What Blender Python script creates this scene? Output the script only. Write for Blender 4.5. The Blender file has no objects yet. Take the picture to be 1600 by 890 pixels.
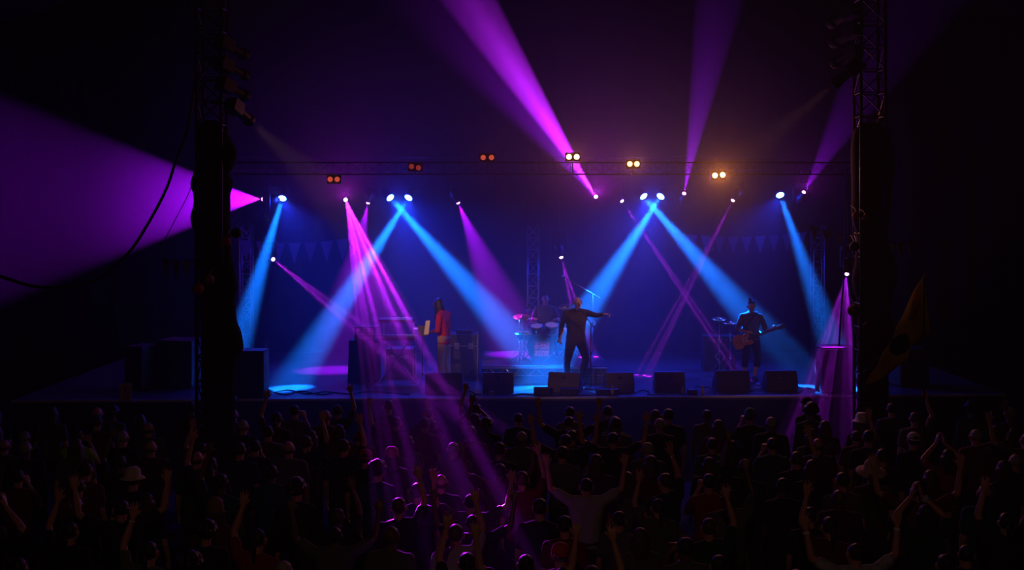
import bpy, bmesh, math, random
from mathutils import Vector, Matrix, Euler, Quaternion
random.seed(7)
S = bpy.context.scene
COL = S.collection

# ------------------------------------------------------------------ camera, exposure, world haze
F = 1900.0          # focal length in pixels of the 1600 x 890 frame
CAMH = 4.85         # the photographer stands on raised ground
HOR = 330.0         # row of eye level
def P(px, py, D):   # the point at distance D that the photograph shows at (px, py)
    return Vector(((px-800)/F*D, D, CAMH-(py-HOR)/F*D))
cam_d = bpy.data.cameras.new('camera'); cam = bpy.data.objects.new('camera', cam_d); COL.objects.link(cam)
cam.location = (0, 0, CAMH); cam.rotation_euler = (math.pi/2, 0, 0)
cam_d.sensor_width = 36; cam_d.lens = F/1600*36; cam_d.shift_y = -(445-HOR)/1600
cam_d.clip_end = 200
S.camera = cam
S.view_settings.view_transform = 'Standard'; S.view_settings.look = 'None'
S.view_settings.exposure = 0.0; S.view_settings.gamma = 1.0; S.view_settings.use_curve_mapping = False
cy = S.cycles
cy.max_bounces = 3; cy.diffuse_bounces = 1; cy.glossy_bounces = 2; cy.volume_bounces = 0
cy.transmission_bounces = 2; cy.transparent_max_bounces = 4
cy.use_denoising = True; cy.use_light_tree = True
cy.sample_clamp_direct = 0; cy.sample_clamp_indirect = 2
cy.caustics_reflective = False; cy.caustics_refractive = False
cy.use_adaptive_sampling = True; cy.adaptive_threshold = 0.004; cy.adaptive_min_samples = 32
cy.volume_step_rate = 1.0; cy.volume_max_steps = 64

W = bpy.data.worlds.new('world'); S.world = W; W.use_nodes = True
wn = W.node_tree; wn.nodes.clear()
wo = wn.nodes.new('ShaderNodeOutputWorld'); wb = wn.nodes.new('ShaderNodeBackground')
wb.inputs['Color'].default_value = (0, 0, 0, 1); wb.inputs['Strength'].default_value = 0
wn.links.new(wb.outputs[0], wo.inputs['Surface'])
wv = wn.nodes.new('ShaderNodeVolumeScatter')
wv.inputs['Color'].default_value = (1, 1, 1, 1); wv.inputs['Density'].default_value = 0.022
wv.inputs['Anisotropy'].default_value = 0.25
wn.links.new(wv.outputs[0], wo.inputs['Volume'])
wg = wn.nodes.new('ShaderNodeNewGeometry'); wd = wn.nodes.new('ShaderNodeVectorMath'); wd.operation = 'DISTANCE'
wd.inputs[1].default_value = (-.5, 27, 3.8)          # the haze is thickest around the stage and thins out over the crowd
wn.links.new(wg.outputs['Position'], wd.inputs[0])
wm = wn.nodes.new('ShaderNodeMapRange'); wm.interpolation_type = 'SMOOTHSTEP'
wm.inputs['From Min'].default_value = 2.0; wm.inputs['From Max'].default_value = 9.6
wm.inputs['To Min'].default_value = .036; wm.inputs['To Max'].default_value = .002
wn.links.new(wd.outputs['Value'], wm.inputs['Value']); wn.links.new(wm.outputs['Result'], wv.inputs['Density'])
try: W.cycles.volume_step_size = 2.2
except Exception as e: print(e)
try: W.cycles.volume_sampling = 'EQUIANGULAR'
except Exception as e: print(e)

PARK, SPILL, HEADK, BLK, PROF, FOH = 104.0, 0.0005, 24.0, 16.0, 1100.0, 900.0
# ------------------------------------------------------------------ lamps' light
BLUE = (0.003, 0.155, 1.0); SPILLC = (0.012, 0.035, 1.0); PURPLE = (0.37, 0.003, 1.0); MAGENTA = (0.52, 0.014, 1.0)
WARM = (1.0, 0.27, 0.045); TAN = (1.0, 0.44, 0.16)
def aim(src, tgt):
    return (tgt-src).to_track_quat('-Z', 'Y')
def spot(src, tgt, col, watt, half, blend=0.15, radius=0.03, gobo=None, parent=None):
    L = bpy.data.lights.new('lamp_light', 'SPOT'); L.color = (1, 1, 1); L.energy = watt
    L.spot_size = 2*math.radians(half); L.spot_blend = blend; L.shadow_soft_size = radius
    L.color = col
    if gobo:
        L.use_nodes = True; t = L.node_tree; em = next(n for n in t.nodes if n.type == 'EMISSION')
        tc = t.nodes.new('ShaderNodeTexCoord'); sep = t.nodes.new('ShaderNodeSeparateXYZ')
        t.links.new(tc.outputs['Normal'], sep.inputs[0]); k = 1/math.tan(math.radians(half)); dv = []
        for ax in (0, 1):                      # where in the round gobo plate this direction passes
            d = t.nodes.new('ShaderNodeMath'); d.operation = 'DIVIDE'
            t.links.new(sep.outputs[ax], d.inputs[0]); t.links.new(sep.outputs[2], d.inputs[1])
            e = t.nodes.new('ShaderNodeMath'); e.operation = 'MULTIPLY'; e.inputs[1].default_value = k
            t.links.new(d.outputs[0], e.inputs[0]); dv.append(e)
        cm = t.nodes.new('ShaderNodeCombineXYZ'); t.links.new(dv[0].outputs[0], cm.inputs[0]); t.links.new(dv[1].outputs[0], cm.inputs[1])
        last = None
        for (u, v, r, g) in gobo:              # the holes of the plate
            ds = t.nodes.new('ShaderNodeVectorMath'); ds.operation = 'DISTANCE'; ds.inputs[1].default_value = (u, v, 0)
            t.links.new(cm.outputs[0], ds.inputs[0])
            mr = t.nodes.new('ShaderNodeMapRange'); mr.interpolation_type = 'SMOOTHSTEP'
            mr.inputs['From Min'].default_value = r*.5; mr.inputs['From Max'].default_value = r*1.25
            mr.inputs['To Min'].default_value = g; mr.inputs['To Max'].default_value = 0.0
            t.links.new(ds.outputs['Value'], mr.inputs['Value'])
            ad = t.nodes.new('ShaderNodeMath'); ad.operation = 'ADD'; ad.inputs[0].default_value = .03
            if last: t.links.new(last.outputs[0], ad.inputs[0])
            t.links.new(mr.outputs['Result'], ad.inputs[1]); last = ad
        t.links.new(last.outputs[0], em.inputs['Strength'])
    o = bpy.data.objects.new('lamp_light', L); COL.objects.link(o)
    o.rotation_mode = 'QUATERNION'; o.rotation_quaternion = aim(src, tgt)
    o.location = src+(tgt-src).normalized()*0.06
    return o
GB = ((.88,.1,.08,1.5), (.70,-.1,.09,1.5), (.40,.15,.13,1.1), (.12,-.1,.06,.5), (-.22,.2,.08,.8), (-.38,-.2,.07,1.3), (-.55,.1,.07,1.0), (-.72,-.1,.06,1.0), (-.88,.12,.06,.8))
GL = ((.80,.0,.20,1.3), (.45,.25,.12,.7), (.12,-.2,.09,1.2), (-.18,.2,.11,1.2), (-.48,-.1,.10,1.0), (-.76,.1,.09,1.2))
G3 = ((.72,0,.20,1.3), (-.05,.2,.18,1.3), (-.74,-.1,.18,1.3)); G2 = ((.55,0,.26,1.2), (-.5,.1,.24,1.2))
# beams: kind, source pixel+distance, target pixel+distance, half width in pixels at the target, watts, colour, blend, gobo
BEAMS = [
 ('head', (410,311,28), (0,312,27.4), 180, 1500, PURPLE, .25, None),
 ('head', (540,312,28), (680,740,14.5), 110, 33000, MAGENTA, .2, GB),
 ('head', (575,317,28), (534,520,27.4), 52, 300, PURPLE, .9, None),
 ('head', (716,317,28), (793,500,27.4), 50, 330, PURPLE, .8, None),
 ('head', (931,307,28), (735,0,21), 42, 4300, MAGENTA, .35, None),
 ('head', (1069,302,28), (1124,0,23), 42, 400, PURPLE, .3, None),
 ('head', (1256,300,28), (1330,170,26), 32, 240, PURPLE, .2, None),
 ('head', (972,314,28), (1160,592,25.7), 17, 3400, MAGENTA, .2, G3),
 ('head', (1145,313,28), (1005,586,26.3), 17, 2700, MAGENTA, .2, G3),
 ('head', (877,402,27.8), (928,588,26.5), 26, 800, MAGENTA, .2, G2),
 ('head', (427,405,27.6), (560,512,24), 18, 2200, MAGENTA, .2, G3),
 ('head', (1323,428,24.2), (1296,600,23.0), 48, 2500, MAGENTA, .2, GL),
 ('par', (441,310,28), (350,612,24.3), 30, 900, BLUE, 1.0, None),
 ('par', (610,309,28), (872,606,24.4), 40, 1000, BLUE, 1.0, None),
 ('par', (638,309,28), (450,608,24.4), 34, 1000, BLUE, 1.0, None),
 ('par', (1006,307,28), (1264,602,24.4), 40, 1000, BLUE, 1.0, None),
 ('par', (1032,307,28), (838,607,24.4), 38, 1100, BLUE, 1.0, None),
 ('par', (1219,305,28), (1325,606,24.3), 32, 900, BLUE, 1.0, None),
]
BLINDERS = [((755,246),(768,246),.10), ((889,245),(901,245),1.4), ((984,256),(995,256),2.2), ((1117,274),(1129,273),8.5), ((643,260),(654,262),.05), ((516,280),(527,280),.08)]
# unseen front-of-house lamps warm the band; the last is an added crowd fill
FOHS = [((-3.2, 1.0, 8.2), (1.3, 24.6, 2.2), 3.9, 2.8, (1.0,.46,.36)), ((4.0, 1.0, 8.2), (-1.7, 25.0, 2.0), 3.0, 1.7, (1.0,.46,.36)), ((4.5, 1.0, 8.2), (4.6, 25.0, 2.0), 4.2, 1.5, (1.0,.42,.42)), ((0, 0, 8.4), (0, 15, 1.4), 34, .155, (1.0,.52,.36))]

# ------------------------------------------------------------------ materials
def rgb(c): return (c[0], c[1], c[2], 1)
def mat(name, c, rough=0.7, metal=0.0, noise=0.0, scale=8.0, c2=None, bump=0.0, spec=0.4, sheen=0.0):
    m = bpy.data.materials.new(name); m.use_nodes = True; t = m.node_tree; b = t.nodes['Principled BSDF']
    b.inputs['Base Color'].default_value = rgb(c); b.inputs['Roughness'].default_value = rough
    b.inputs['Metallic'].default_value = metal; b.inputs['Specular IOR Level'].default_value = spec
    if sheen: b.inputs['Sheen Weight'].default_value = sheen
    tc = t.nodes.new('ShaderNodeTexCoord'); nz = t.nodes.new('ShaderNodeTexNoise')
    nz.inputs['Scale'].default_value = scale; nz.inputs['Detail'].default_value = 4
    t.links.new(tc.outputs['Object'], nz.inputs['Vector'])
    if noise or c2:
        mx = t.nodes.new('ShaderNodeMix'); mx.data_type = 'RGBA'
        d = c2 or tuple(max(0, x*(1-noise)) for x in c)
        mx.inputs[6].default_value = rgb(c); mx.inputs[7].default_value = rgb(d)
        t.links.new(nz.outputs['Fac'], mx.inputs[0]); t.links.new(mx.outputs[2], b.inputs['Base Color'])
    if bump:
        bp = t.nodes.new('ShaderNodeBump'); bp.inputs['Strength'].default_value = bump; bp.inputs['Distance'].default_value = 0.02
        t.links.new(nz.outputs['Fac'], bp.inputs['Height']); t.links.new(bp.outputs[0], b.inputs['Normal'])
    return m
def glow(name, c, k):
    m = bpy.data.materials.new(name); m.use_nodes = True; t = m.node_tree; b = t.nodes['Principled BSDF']
    b.inputs['Base Color'].default_value = (0.02, 0.02, 0.02, 1)
    b.inputs['Emission Color'].default_value = rgb(c); b.inputs['Emission Strength'].default_value = k
    try: m.cycles.emission_sampling = 'NONE'
    except Exception: pass
    return m
def stripes(name, c1, c2, scale, rings=False, axis='Z'):
    m = mat(name, c1); t = m.node_tree; b = t.nodes['Principled BSDF']
    tc = t.nodes.new('ShaderNodeTexCoord'); wv_ = t.nodes.new('ShaderNodeTexWave')
    wv_.wave_type = 'RINGS' if rings else 'BANDS'
    if rings: wv_.rings_direction = axis
    else: wv_.bands_direction = axis
    wv_.inputs['Scale'].default_value = scale; wv_.inputs['Distortion'].default_value = 0.4
    t.links.new(tc.outputs['Object'], wv_.inputs['Vector'])
    mx = t.nodes.new('ShaderNodeMix'); mx.data_type = 'RGBA'
    mx.inputs[6].default_value = rgb(c1); mx.inputs[7].default_value = rgb(c2)
    t.links.new(wv_.outputs['Fac'], mx.inputs[0]); t.links.new(mx.outputs[2], b.inputs['Base Color'])
    return m
M = dict(
 ground=mat('trampled_grass', (.010,.012,.007), .95, noise=.6, scale=3, bump=.5, spec=.1),
 canvas=mat('dark_canvas', (.020,.012,.022), .9, noise=.3, scale=2, bump=.1, spec=.2),
 drape=mat('black_drape', (.016,.014,.022), .9, noise=.4, scale=4, spec=.15),
 deck=mat('stage_deck', (.11,.11,.12), .28, noise=.5, scale=2.5, bump=.05, spec=.5),
 skirt=mat('skirt_cloth', (.018,.016,.022), .9, noise=.4, scale=6, spec=.15),
 edge=mat('worn_edge', (.8,.78,.78), .5, metal=.3, noise=.5, scale=9),
 black=mat('black_paint', (.012,.012,.014), .5, noise=.3, scale=12),
 blackgloss=mat('black_gloss', (.012,.012,.014), .22, noise=.2, scale=12),
 cab=mat('cabinet_paint', (.028,.026,.028), .6, noise=.4, scale=30, bump=.1),
 wedge=mat('wedge_paint', (.13,.105,.09), .55, noise=.3, scale=25, bump=.1),
 grille=mat('speaker_grille', (.018,.018,.02), .55, metal=.4, noise=.4, scale=120),
 alu=mat('aluminium', (.40,.41,.43), .35, metal=.85, noise=.2, scale=10),
 blacktruss=mat('dark_truss', (.02,.02,.022), .5, metal=.5, noise=.2, scale=10),
 chrome=mat('chrome', (.75,.75,.78), .18, metal=1, noise=.1),
 brass=mat('cymbal_bronze', (.62,.45,.18), .3, metal=.9, noise=.3, scale=20),
 rubber=mat('cable_rubber', (.008,.008,.009), .6, noise=.3),
 cloth_blk=mat('black_cloth', (.010,.010,.014), .9, noise=.4, scale=5, bump=.4, spec=.15),
 shirt_singer=mat('dark_shirt', (.032,.020,.026), .8, noise=.35, scale=9, bump=.35, sheen=.2),
 jeans_dark=mat('dark_trousers', (.020,.022,.032), .85, noise=.35, scale=9, bump=.2),
 red=mat('red_shirt', (.62,.018,.02), .75, noise=.35, scale=8, bump=.3),
 beige=mat('beige_trousers', (.50,.34,.22), .8, noise=.3, scale=8, bump=.3),
 shirt_gtr=mat('grey_shirt', (.10,.085,.11), .8, noise=.3, scale=9, bump=.3),
 shorts=mat('dark_shorts', (.016,.016,.028), .85, noise=.3, scale=9, bump=.2),
 skin=mat('skin', (.48,.24,.16), .5, noise=.15, scale=6, spec=.4),
 skin_b=mat('skin_brown', (.13,.060,.036), .45, noise=.15, scale=6, spec=.4),
 hair=mat('dark_hair', (.018,.012,.010), .5, noise=.4, scale=40, bump=.5),
 hair_br=mat('brown_hair', (.075,.040,.022), .5, noise=.4, scale=40, bump=.5),
 hair_gr=mat('grey_hair', (.35,.31,.28), .55, noise=.4, scale=40, bump=.5),
 dark=mat('mouth_dark', (.012,.004,.004), .5),
 eye=mat('eye_white', (.6,.58,.55), .3),
 shoe=mat('black_shoe', (.015,.015,.018), .4, noise=.3),
 shoe_w=mat('pale_trainer', (.45,.45,.48), .5, noise=.3),
 wood=mat('stick_wood', (.50,.28,.13), .5, noise=.3, scale=20),
 guitar=mat('guitar_top', (.58,.20,.09), .25, noise=.35, scale=6),
 fret=mat('rosewood', (.06,.03,.02), .4, noise=.4, scale=20),
 cream=mat('cream_plastic', (.6,.55,.42), .4),
 paper=mat('white_paper', (.75,.73,.72), .7, noise=.1),
 signred=mat('sign_red', (.6,.04,.04), .5), signblk=mat('sign_black', (.02,.02,.02), .5),
 drumhead=mat('kick_head', (.030,.032,.060), .4, noise=.3, scale=5),
 drumshell=mat('drum_shell', (.07,.06,.20), .25, noise=.3, scale=8),
 tomhead=mat('tom_head', (.5,.48,.46), .5, noise=.2),
 logo=mat('logo_magenta', (.75,.16,.30), .6, noise=.2, scale=20),
 flagy=mat('flag_olive', (.42,.27,.01), .85, noise=.3, scale=4, bump=.2),
 flagr=mat('flag_rust', (.28,.07,.02), .85, noise=.3, scale=4),
 hivis=mat('hi_vis', (.35,.55,.03), .7, noise=.2),
 yellow=mat('yellow_band', (.7,.5,.03), .6),
 orange=mat('orange_plastic', (.75,.28,.05), .5, noise=.2),
 amber=mat('amber_bottle', (.65,.38,.08), .25, noise=.2),
 lantern_r=mat('red_paper', (.35,.03,.03), .8, noise=.3), lantern_o=mat('olive_paper', (.22,.13,.03), .8, noise=.3), lantern_k=mat('dark_paper', (.02,.015,.02), .8, noise=.3),
 penn_b=mat('blue_pennant', (.08,.085,.17), .85, noise=.2), penn_p=mat('plum_pennant', (.11,.05,.11), .85, noise=.2), penn_w=mat('pale_pennant', (.34,.34,.40), .85, noise=.2),
 penn_s=stripes('striped_pennant', (.25,.25,.3), (.03,.03,.08), 9.0),
 straw=mat('straw', (.55,.46,.27), .85, noise=.3, scale=30, bump=.4),
 hat_pale=mat('pale_hat', (.62,.55,.42), .85, noise=.2, scale=10), hat_white=mat('white_hat', (.7,.68,.68), .85, noise=.2, scale=10),
 hat_stripe=stripes('striped_knit', (.55,.45,.36), (.10,.04,.03), 14.0), hat_pink=mat('pink_cloth', (.70,.10,.22), .8, noise=.3), hat_brown=mat('brown_knit', (.22,.13,.07), .9, noise=.3, scale=30), hat_teal=mat('teal_knit', (.05,.20,.28), .9, noise=.3, scale=30), hat_red=mat('red_cap', (.5,.02,.02), .8, noise=.3),
 pattern=mat('patterned_sleeve', (.55,.62,.66), .8, scale=14, c2=(.03,.05,.06)),
 bandblue=mat('blue_bandana', (.10,.35,.60), .8, scale=30, c2=(.6,.7,.8)),
 g_blue=glow('blue_lens', (.20,.60,1.0), 12), g_purple=glow('purple_lens', (.9,.25,1.0), 7), g_mag=glow('magenta_lens', (1.0,.45,.95), 10),
 g_warm=glow('warm_filament', (1.0,.45,.17), 5), g_hot=glow('hot_filament', (1.0,.55,.26), 8), g_red=glow('dim_filament', (1.0,.12,.05), .55), g_dim=glow('glowing_ember_filament', (1.0,.09,.06), .22),
 g_tan=glow('tungsten_lens', (1.0,.75,.35), 1.2), g_led=glow('green_led', (.3,1,.2), 1.0),
)
TOPS = [mat('top_%s' % n, c, .85, noise=.3, scale=8, bump=.2, spec=.2) for n, c in dict(black=(.015,.015,.018), navy=(.02,.025,.07), grey=(.10,.10,.11), maroon=(.12,.015,.02), green=(.02,.07,.04), brown=(.08,.045,.03), teal=(.02,.08,.10), red=(.25,.015,.015), white=(.38,.37,.37), purple=(.07,.02,.09)).items()]

# ------------------------------------------------------------------ geometry helpers
def V(*a): return Vector(a)
def BM(): return bmesh.new()
def obj(name, bm, m, parent=None, loc=None, smooth=False, bevel=0.0, rot=None):
    bmesh.ops.recalc_face_normals(bm, faces=bm.faces)
    me = bpy.data.meshes.new(name); bm.to_mesh(me); bm.free()
    for x in (m if isinstance(m, (list, tuple)) else [m]): me.materials.append(x)
    if smooth: me.polygons.foreach_set('use_smooth', [True]*len(me.polygons))
    o = bpy.data.objects.new(name, me); COL.objects.link(o)
    if parent: o.parent = parent
    if loc is not None: o.location = loc
    if rot is not None: o.rotation_euler = rot
    if bevel:
        b = o.modifiers.new('bevel', 'BEVEL'); b.width = bevel; b.segments = 2; b.limit_method = 'ANGLE'
    return o
def tag(o, label=None, cat=None, group=None, kind=None):
    if label: o['label'] = label
    if cat: o['category'] = cat
    if group: o['group'] = group
    if kind: o['kind'] = kind
    return o
def thing(name, label, cat, loc=(0,0,0), rz=0, group=None):
    o = bpy.data.objects.new(name, None); o.empty_display_size = .1; COL.objects.link(o)
    o.location = loc; o.rotation_euler = (0, 0, rz)
    return tag(o, label, cat, group)
def kids(o): return [c for c in COL.objects if c.parent == o]
def copy_tree(o, parent=None, tree=None):
    c = o.copy(); COL.objects.link(c)
    c.parent = parent
    for k, sub in (tree if tree is not None else []): copy_tree(k, c, sub)
    return c
def tree_of(o): return [(k, tree_of(k)) for k in kids(o)]
def xf(loc=(0,0,0), q=None): 
    m = Matrix.Translation(Vector(loc))
    return m @ q.to_matrix().to_4x4() if q is not None else m
def a_box(bm, a, b, mi=0, mtx=None):
    c = [(p+q)/2 for p, q in zip(a, b)]; s = [abs(q-p) for p, q in zip(a, b)]
    m = Matrix.Translation(c) @ Matrix.Diagonal((*s, 1))
    if mtx is not None: m = mtx @ m
    r = bmesh.ops.create_cube(bm, size=1, matrix=m)
    for f in {f for v in r['verts'] for f in v.link_faces}: f.material_index = mi
    return bm
def a_tube(bm, pts, r, seg=8, caps=True, mi=0, taper=None):
    pts = [Vector(p) for p in pts]; rings = []; n = len(pts); up = None
    for i, p in enumerate(pts):
        t = ((pts[min(i+1, n-1)]-pts[max(i-1, 0)])).normalized()
        if up is None: up = t.orthogonal().normalized()
        up = (up-t*up.dot(t)); up = up.normalized() if up.length > 1e-6 else t.orthogonal().normalized()
        w = t.cross(up); rr = r if taper is None else r*taper[i]
        rings.append([bm.verts.new(p+(up*math.cos(2*math.pi*k/seg)+w*math.sin(2*math.pi*k/seg))*rr) for k in range(seg)])
    for a, b in zip(rings, rings[1:]):
        for k in range(seg):
            f = bm.faces.new((a[k], a[(k+1) % seg], b[(k+1) % seg], b[k])); f.material_index = mi
    if caps:
        bm.faces.new(rings[0][::-1]).material_index = mi; bm.faces.new(rings[-1]).material_index = mi
    return bm
def a_lathe(bm, prof, seg=24, mtx=None, mi=0):   # prof: (radius, z)
    mtx = mtx or Matrix(); rings = []
    for r, z in prof:
        if r < 1e-5: rings.append([bm.verts.new(mtx @ V(0, 0, z))]); continue
        rings.append([bm.verts.new(mtx @ V(r*math.cos(2*math.pi*k/seg), r*math.sin(2*math.pi*k/seg), z)) for k in range(seg)])
    if prof[0] == prof[-1]:
        for v in rings[-1]: bm.verts.remove(v)
        rings[-1] = rings[0]
    for a, b in zip(rings, rings[1:]):
        for k in range(seg):
            q = [a[k % len(a)], a[(k+1) % len(a)], b[(k+1) % len(b)], b[k % len(b)]]
            u = []
            for v in q:
                if v not in u: u.append(v)
            if len(u) >= 3:
                try: bm.faces.new(u).material_index = mi
                except ValueError: pass
    closed = prof[0] == prof[-1]
    for e, fl in (() if closed else ((rings[0], True), (rings[-1], False))):
        if len(e) > 2: bm.faces.new(e[::-1] if fl else e).material_index = mi
    return bm
def a_prism(bm, poly, a, b, axis='X', mtx=None, mi=0):  # poly in the other two axes
    def mk(u, v, w):
        p = {'X': V(w, u, v), 'Y': V(u, w, v), 'Z': V(u, v, w)}[axis]
        return bm.verts.new(mtx @ p if mtx else p)
    A = [mk(u, v, a) for u, v in poly]; B = [mk(u, v, b) for u, v in poly]
    n = len(poly)
    for i in range(n): bm.faces.new((A[i], A[(i+1) % n], B[(i+1) % n], B[i])).material_index = mi
    bm.faces.new(A[::-1]).material_index = mi; bm.faces.new(B).material_index = mi
    return bm
def a_ball(bm, c, r, sub=2, mi=0, mtx=None):
    r = r if isinstance(r, (tuple, list, Vector)) else (r, r, r)
    m = Matrix.Translation(c) @ Matrix.Diagonal((*r, 1))
    if mtx is not None: m = mtx @ m
    res = bmesh.ops.create_icosphere(bm, subdivisions=sub, radius=1, matrix=m)
    for f in {f for v in res['verts'] for f in v.link_faces}: f.material_index = mi
    return bm
def a_truss(bm, p0, p1, w, rc, rb, step, flat=False):   # box truss between two points, lattice on four faces
    p0 = Vector(p0); p1 = Vector(p1); d = (p1-p0); L = d.length; d.normalize()
    s = d.cross(V(0, 0, 1)) if abs(d.z) < .9 else V(1, 0, 0); s.normalize(); u = s.cross(d).normalized()
    c = [s*(w/2*i)+u*(w/2*j) for i, j in ((-1,-1), (1,-1), (1,1), (-1,1))]
    for k in c: a_tube(bm, [p0+k, p1+k], rc, 8)
    n = max(1, round(L/step))
    for f in range(4):
        a, b = c[f], c[(f+1) % 4]
        for i in range(n):
            q0 = p0+d*(L*i/n); q1 = p0+d*(L*(i+1)/n)
            if i % 2: a_tube(bm, [q0+b, q1+a], rb, 5)
            else: a_tube(bm, [q0+a, q1+b], rb, 5)
            a_tube(bm, [q0+a, q0+b], rb, 5)
    return bm
def smoothpath(pts, n=6):
    P_ = [Vector(p) for p in pts]; out = []
    for i in range(len(P_)-1):
        a = P_[max(i-1, 0)]; b = P_[i]; c = P_[i+1]; d = P_[min(i+2, len(P_)-1)]
        for k in range(n):
            t = k/n
            out.append(.5*((2*b)+(c-a)*t+(2*a-5*b+4*c-d)*t*t+(3*b-a-3*c+d)*t**3))
    out.append(P_[-1]); return out

# ------------------------------------------------------------------ the tent and the stage
SZ = 1.30                                  # stage floor height
def struct(name, bm, m, **k): return tag(obj(name, bm, m, **k), kind='structure')
def drape_wall(name, x0, y0, x1, y1, h, m, amp=.10, step=.22):
    bm = BM(); a = V(x0, y0, 0); b = V(x1, y1, 0); d = b-a; L = d.length; d.normalize(); nrm = V(-d.y, d.x, 0); n = int(L/step); prev = None
    for i in range(n+1):
        p = a+d*(L*i/n)+nrm*(amp*math.sin(i*1.9)+amp*.5*math.sin(i*.7+1))
        cur = (bm.verts.new(p), bm.verts.new(p+V(0, 0, h)), bm.verts.new(p+V(0, 0, h)-nrm*.03), bm.verts.new(p-nrm*.03))
        if prev:
            for k in range(4): bm.faces.new((prev[k], cur[k], cur[(k+1) % 4], prev[(k+1) % 4]))
        prev = cur
    return struct(name, bm, m, smooth=True)
bm = BM(); a_box(bm, (-17, -2, -.1), (17, 33, 0)); struct('floor', bm, M['ground'])
drape_wall('wall_back', -16.5, 31.5, 16.5, 31.5, 12.2, M['drape'])
drape_wall('wall_left', -16.5, -1.5, -16.5, 31.5, 9, M['canvas'], .12, .5)
drape_wall('wall_right', 16.5, 31.5, 16.5, -1.5, 9, M['canvas'], .12, .5)
drape_wall('wall_front', 16.5, -1.5, -16.5, -1.5, 9, M['canvas'], .12, .5)
bm = BM(); NX, NY = 24, 24; g = []
for i in range(NX+1):                      # sagging canvas roof, ridge along the middle
    for j in range(NY+1):
        u = i/NX*2-1; v = j/NY
        z = 8.8+5.2*(1-abs(u))**1.1+.35*math.sin(v*math.pi*4)*(1-abs(u))
        g.append(bm.verts.new((u*17, -2+v*35, z)))
for i in range(NX):
    for j in range(NY):
        a = i*(NY+1)+j; bm.faces.new((g[a], g[a+NY+1], g[a+NY+2], g[a+1]))
o = struct('ceiling', bm, M['canvas'], smooth=True)
sol = o.modifiers.new('thick', 'SOLIDIFY'); sol.thickness = .03; sol.offset = 1

SL = .045                                  # the stage front edge runs slightly away to the right
def front(x): return 23.25+SL*x
XL, XR = -9.4, 9.6
st = thing('stage', 'wide black stage platform with a thin pale front edge', 'stage', (0, 0, 0))
bm = BM(); a_prism(bm, [(XL, front(XL)), (XR, front(XR)), (XR, 30.8), (XL, 30.8)], SZ-.08, SZ, 'Z'); obj('deck', bm, M['deck'], st)
bm = BM(); n = 150; prev = None
for i in range(n+1):
    x = XL+(XR-XL)*i/n; y = front(x)+.03+.02*math.sin(i*1.3)
    cur = [bm.verts.new((x, y, 0.0)), bm.verts.new((x, y, SZ-.085)), bm.verts.new((x, y+.04, SZ-.085)), bm.verts.new((x, y+.04, 0))]
    if prev:
        for k in range(4): bm.faces.new((prev[k], cur[k], cur[(k+1) % 4], prev[(k+1) % 4]))
    prev = cur
obj('skirt', bm, M['skirt'], st, smooth=True)
bm = BM(); a_prism(bm, [(XL, front(XL)-.025), (XR, front(XR)-.025), (XR, front(XR)-.002), (XL, front(XL)-.002)], SZ-.035, SZ+.004, 'Z'); obj('edge_strip', bm, M['edge'], st)
for i in range(5):
    bm = BM(); x = -7.5+i*3.75; a_tube(bm, [(x, 27, 0), (x, 27, SZ-.08)], .05, 8); obj('leg', bm, M['blacktruss'], st)

# rigging
def truss(name, label, p0, p1, w=.30, rc=.016, rb=.006, step=.32, m='blacktruss'):
    bm = BM(); a_truss(bm, p0, p1, w, rc, rb, step); return tag(obj(name, bm, M[m], smooth=True), label, 'truss')
ZR = 5.95
truss('lighting_truss', 'rear lighting truss above the stage carrying the blue lamps', (-6.7, 28.2, ZR), (7.3, 28.2, ZR))
truss('lighting_truss', 'front lighting truss over the stage carrying the orange lamps', (-5.9, 24.7, 5.72), (7.0, 24.7, 5.72), .24, .010, .004)
for k, (px, top, lab) in enumerate(((385, 352, 'thin truss column standing upstage behind the leftmost blue beam'), (833, 352, 'thin truss column standing upstage behind the drum kit'), (1278, 352, 'thin truss column standing upstage behind the rightmost blue beam'))):
    p = P(px, top, 29.4); truss('truss_column', lab, (p.x, 29.4, SZ), (p.x, 29.4, p.z if k else p.z), .26, .026, .010, .30, 'alu')

# ------------------------------------------------------------------ lamps
def part_q(name, bm, m, parent, q, loc=(0,0,0), **k):
    o = obj(name, bm, m, parent, loc=loc, **k); o.rotation_mode = 'QUATERNION'; o.rotation_quaternion = q; return o
def moving_head(src, tgt, lens, label, hang='up', group=None, r=.045):
    q = aim(src, tgt); d = (tgt-src).normalized(); c = src-d*.24
    t = thing('moving_head_lamp', label, 'stage light', c, group=group)
    s = 1 if hang == 'up' else -1
    bm = BM(); a_box(bm, (-.15, -.10, s*.26), (.15, .10, s*.36)); obj('base', bm, M['black'], t, bevel=.01)
    bm = BM()
    for x in (-.15, .15): a_box(bm, (x-.015, -.04, -.05), (x+.015, .04, s*.27))
    a_box(bm, (-.165, -.04, s*.25), (.165, .04, s*.27))
    obj('yoke', bm, M['black'], t, bevel=.005)
    if hang == 'up':
        bm = BM(); a_tube(bm, [(0, 0, .36), (0, 0, .50)], .02, 8); obj('clamp', bm, M['blacktruss'], t)
    bm = BM(); a_lathe(bm, [(.0, .12), (.08, .11), (.11, .04), (.115, -.06), (.09, -.12), (r*1.25, -.16), (r*1.25, -.235), (r, -.235)], 20); h = part_q('lamp_head', bm, M['black'], t, q, smooth=True)
    bm = BM(); a_lathe(bm, [(r, -.236), (r*.8, -.252), (r*.4, -.262), (0, -.265)], 20); obj('lens', bm, lens, h, smooth=True)
    return t
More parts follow.
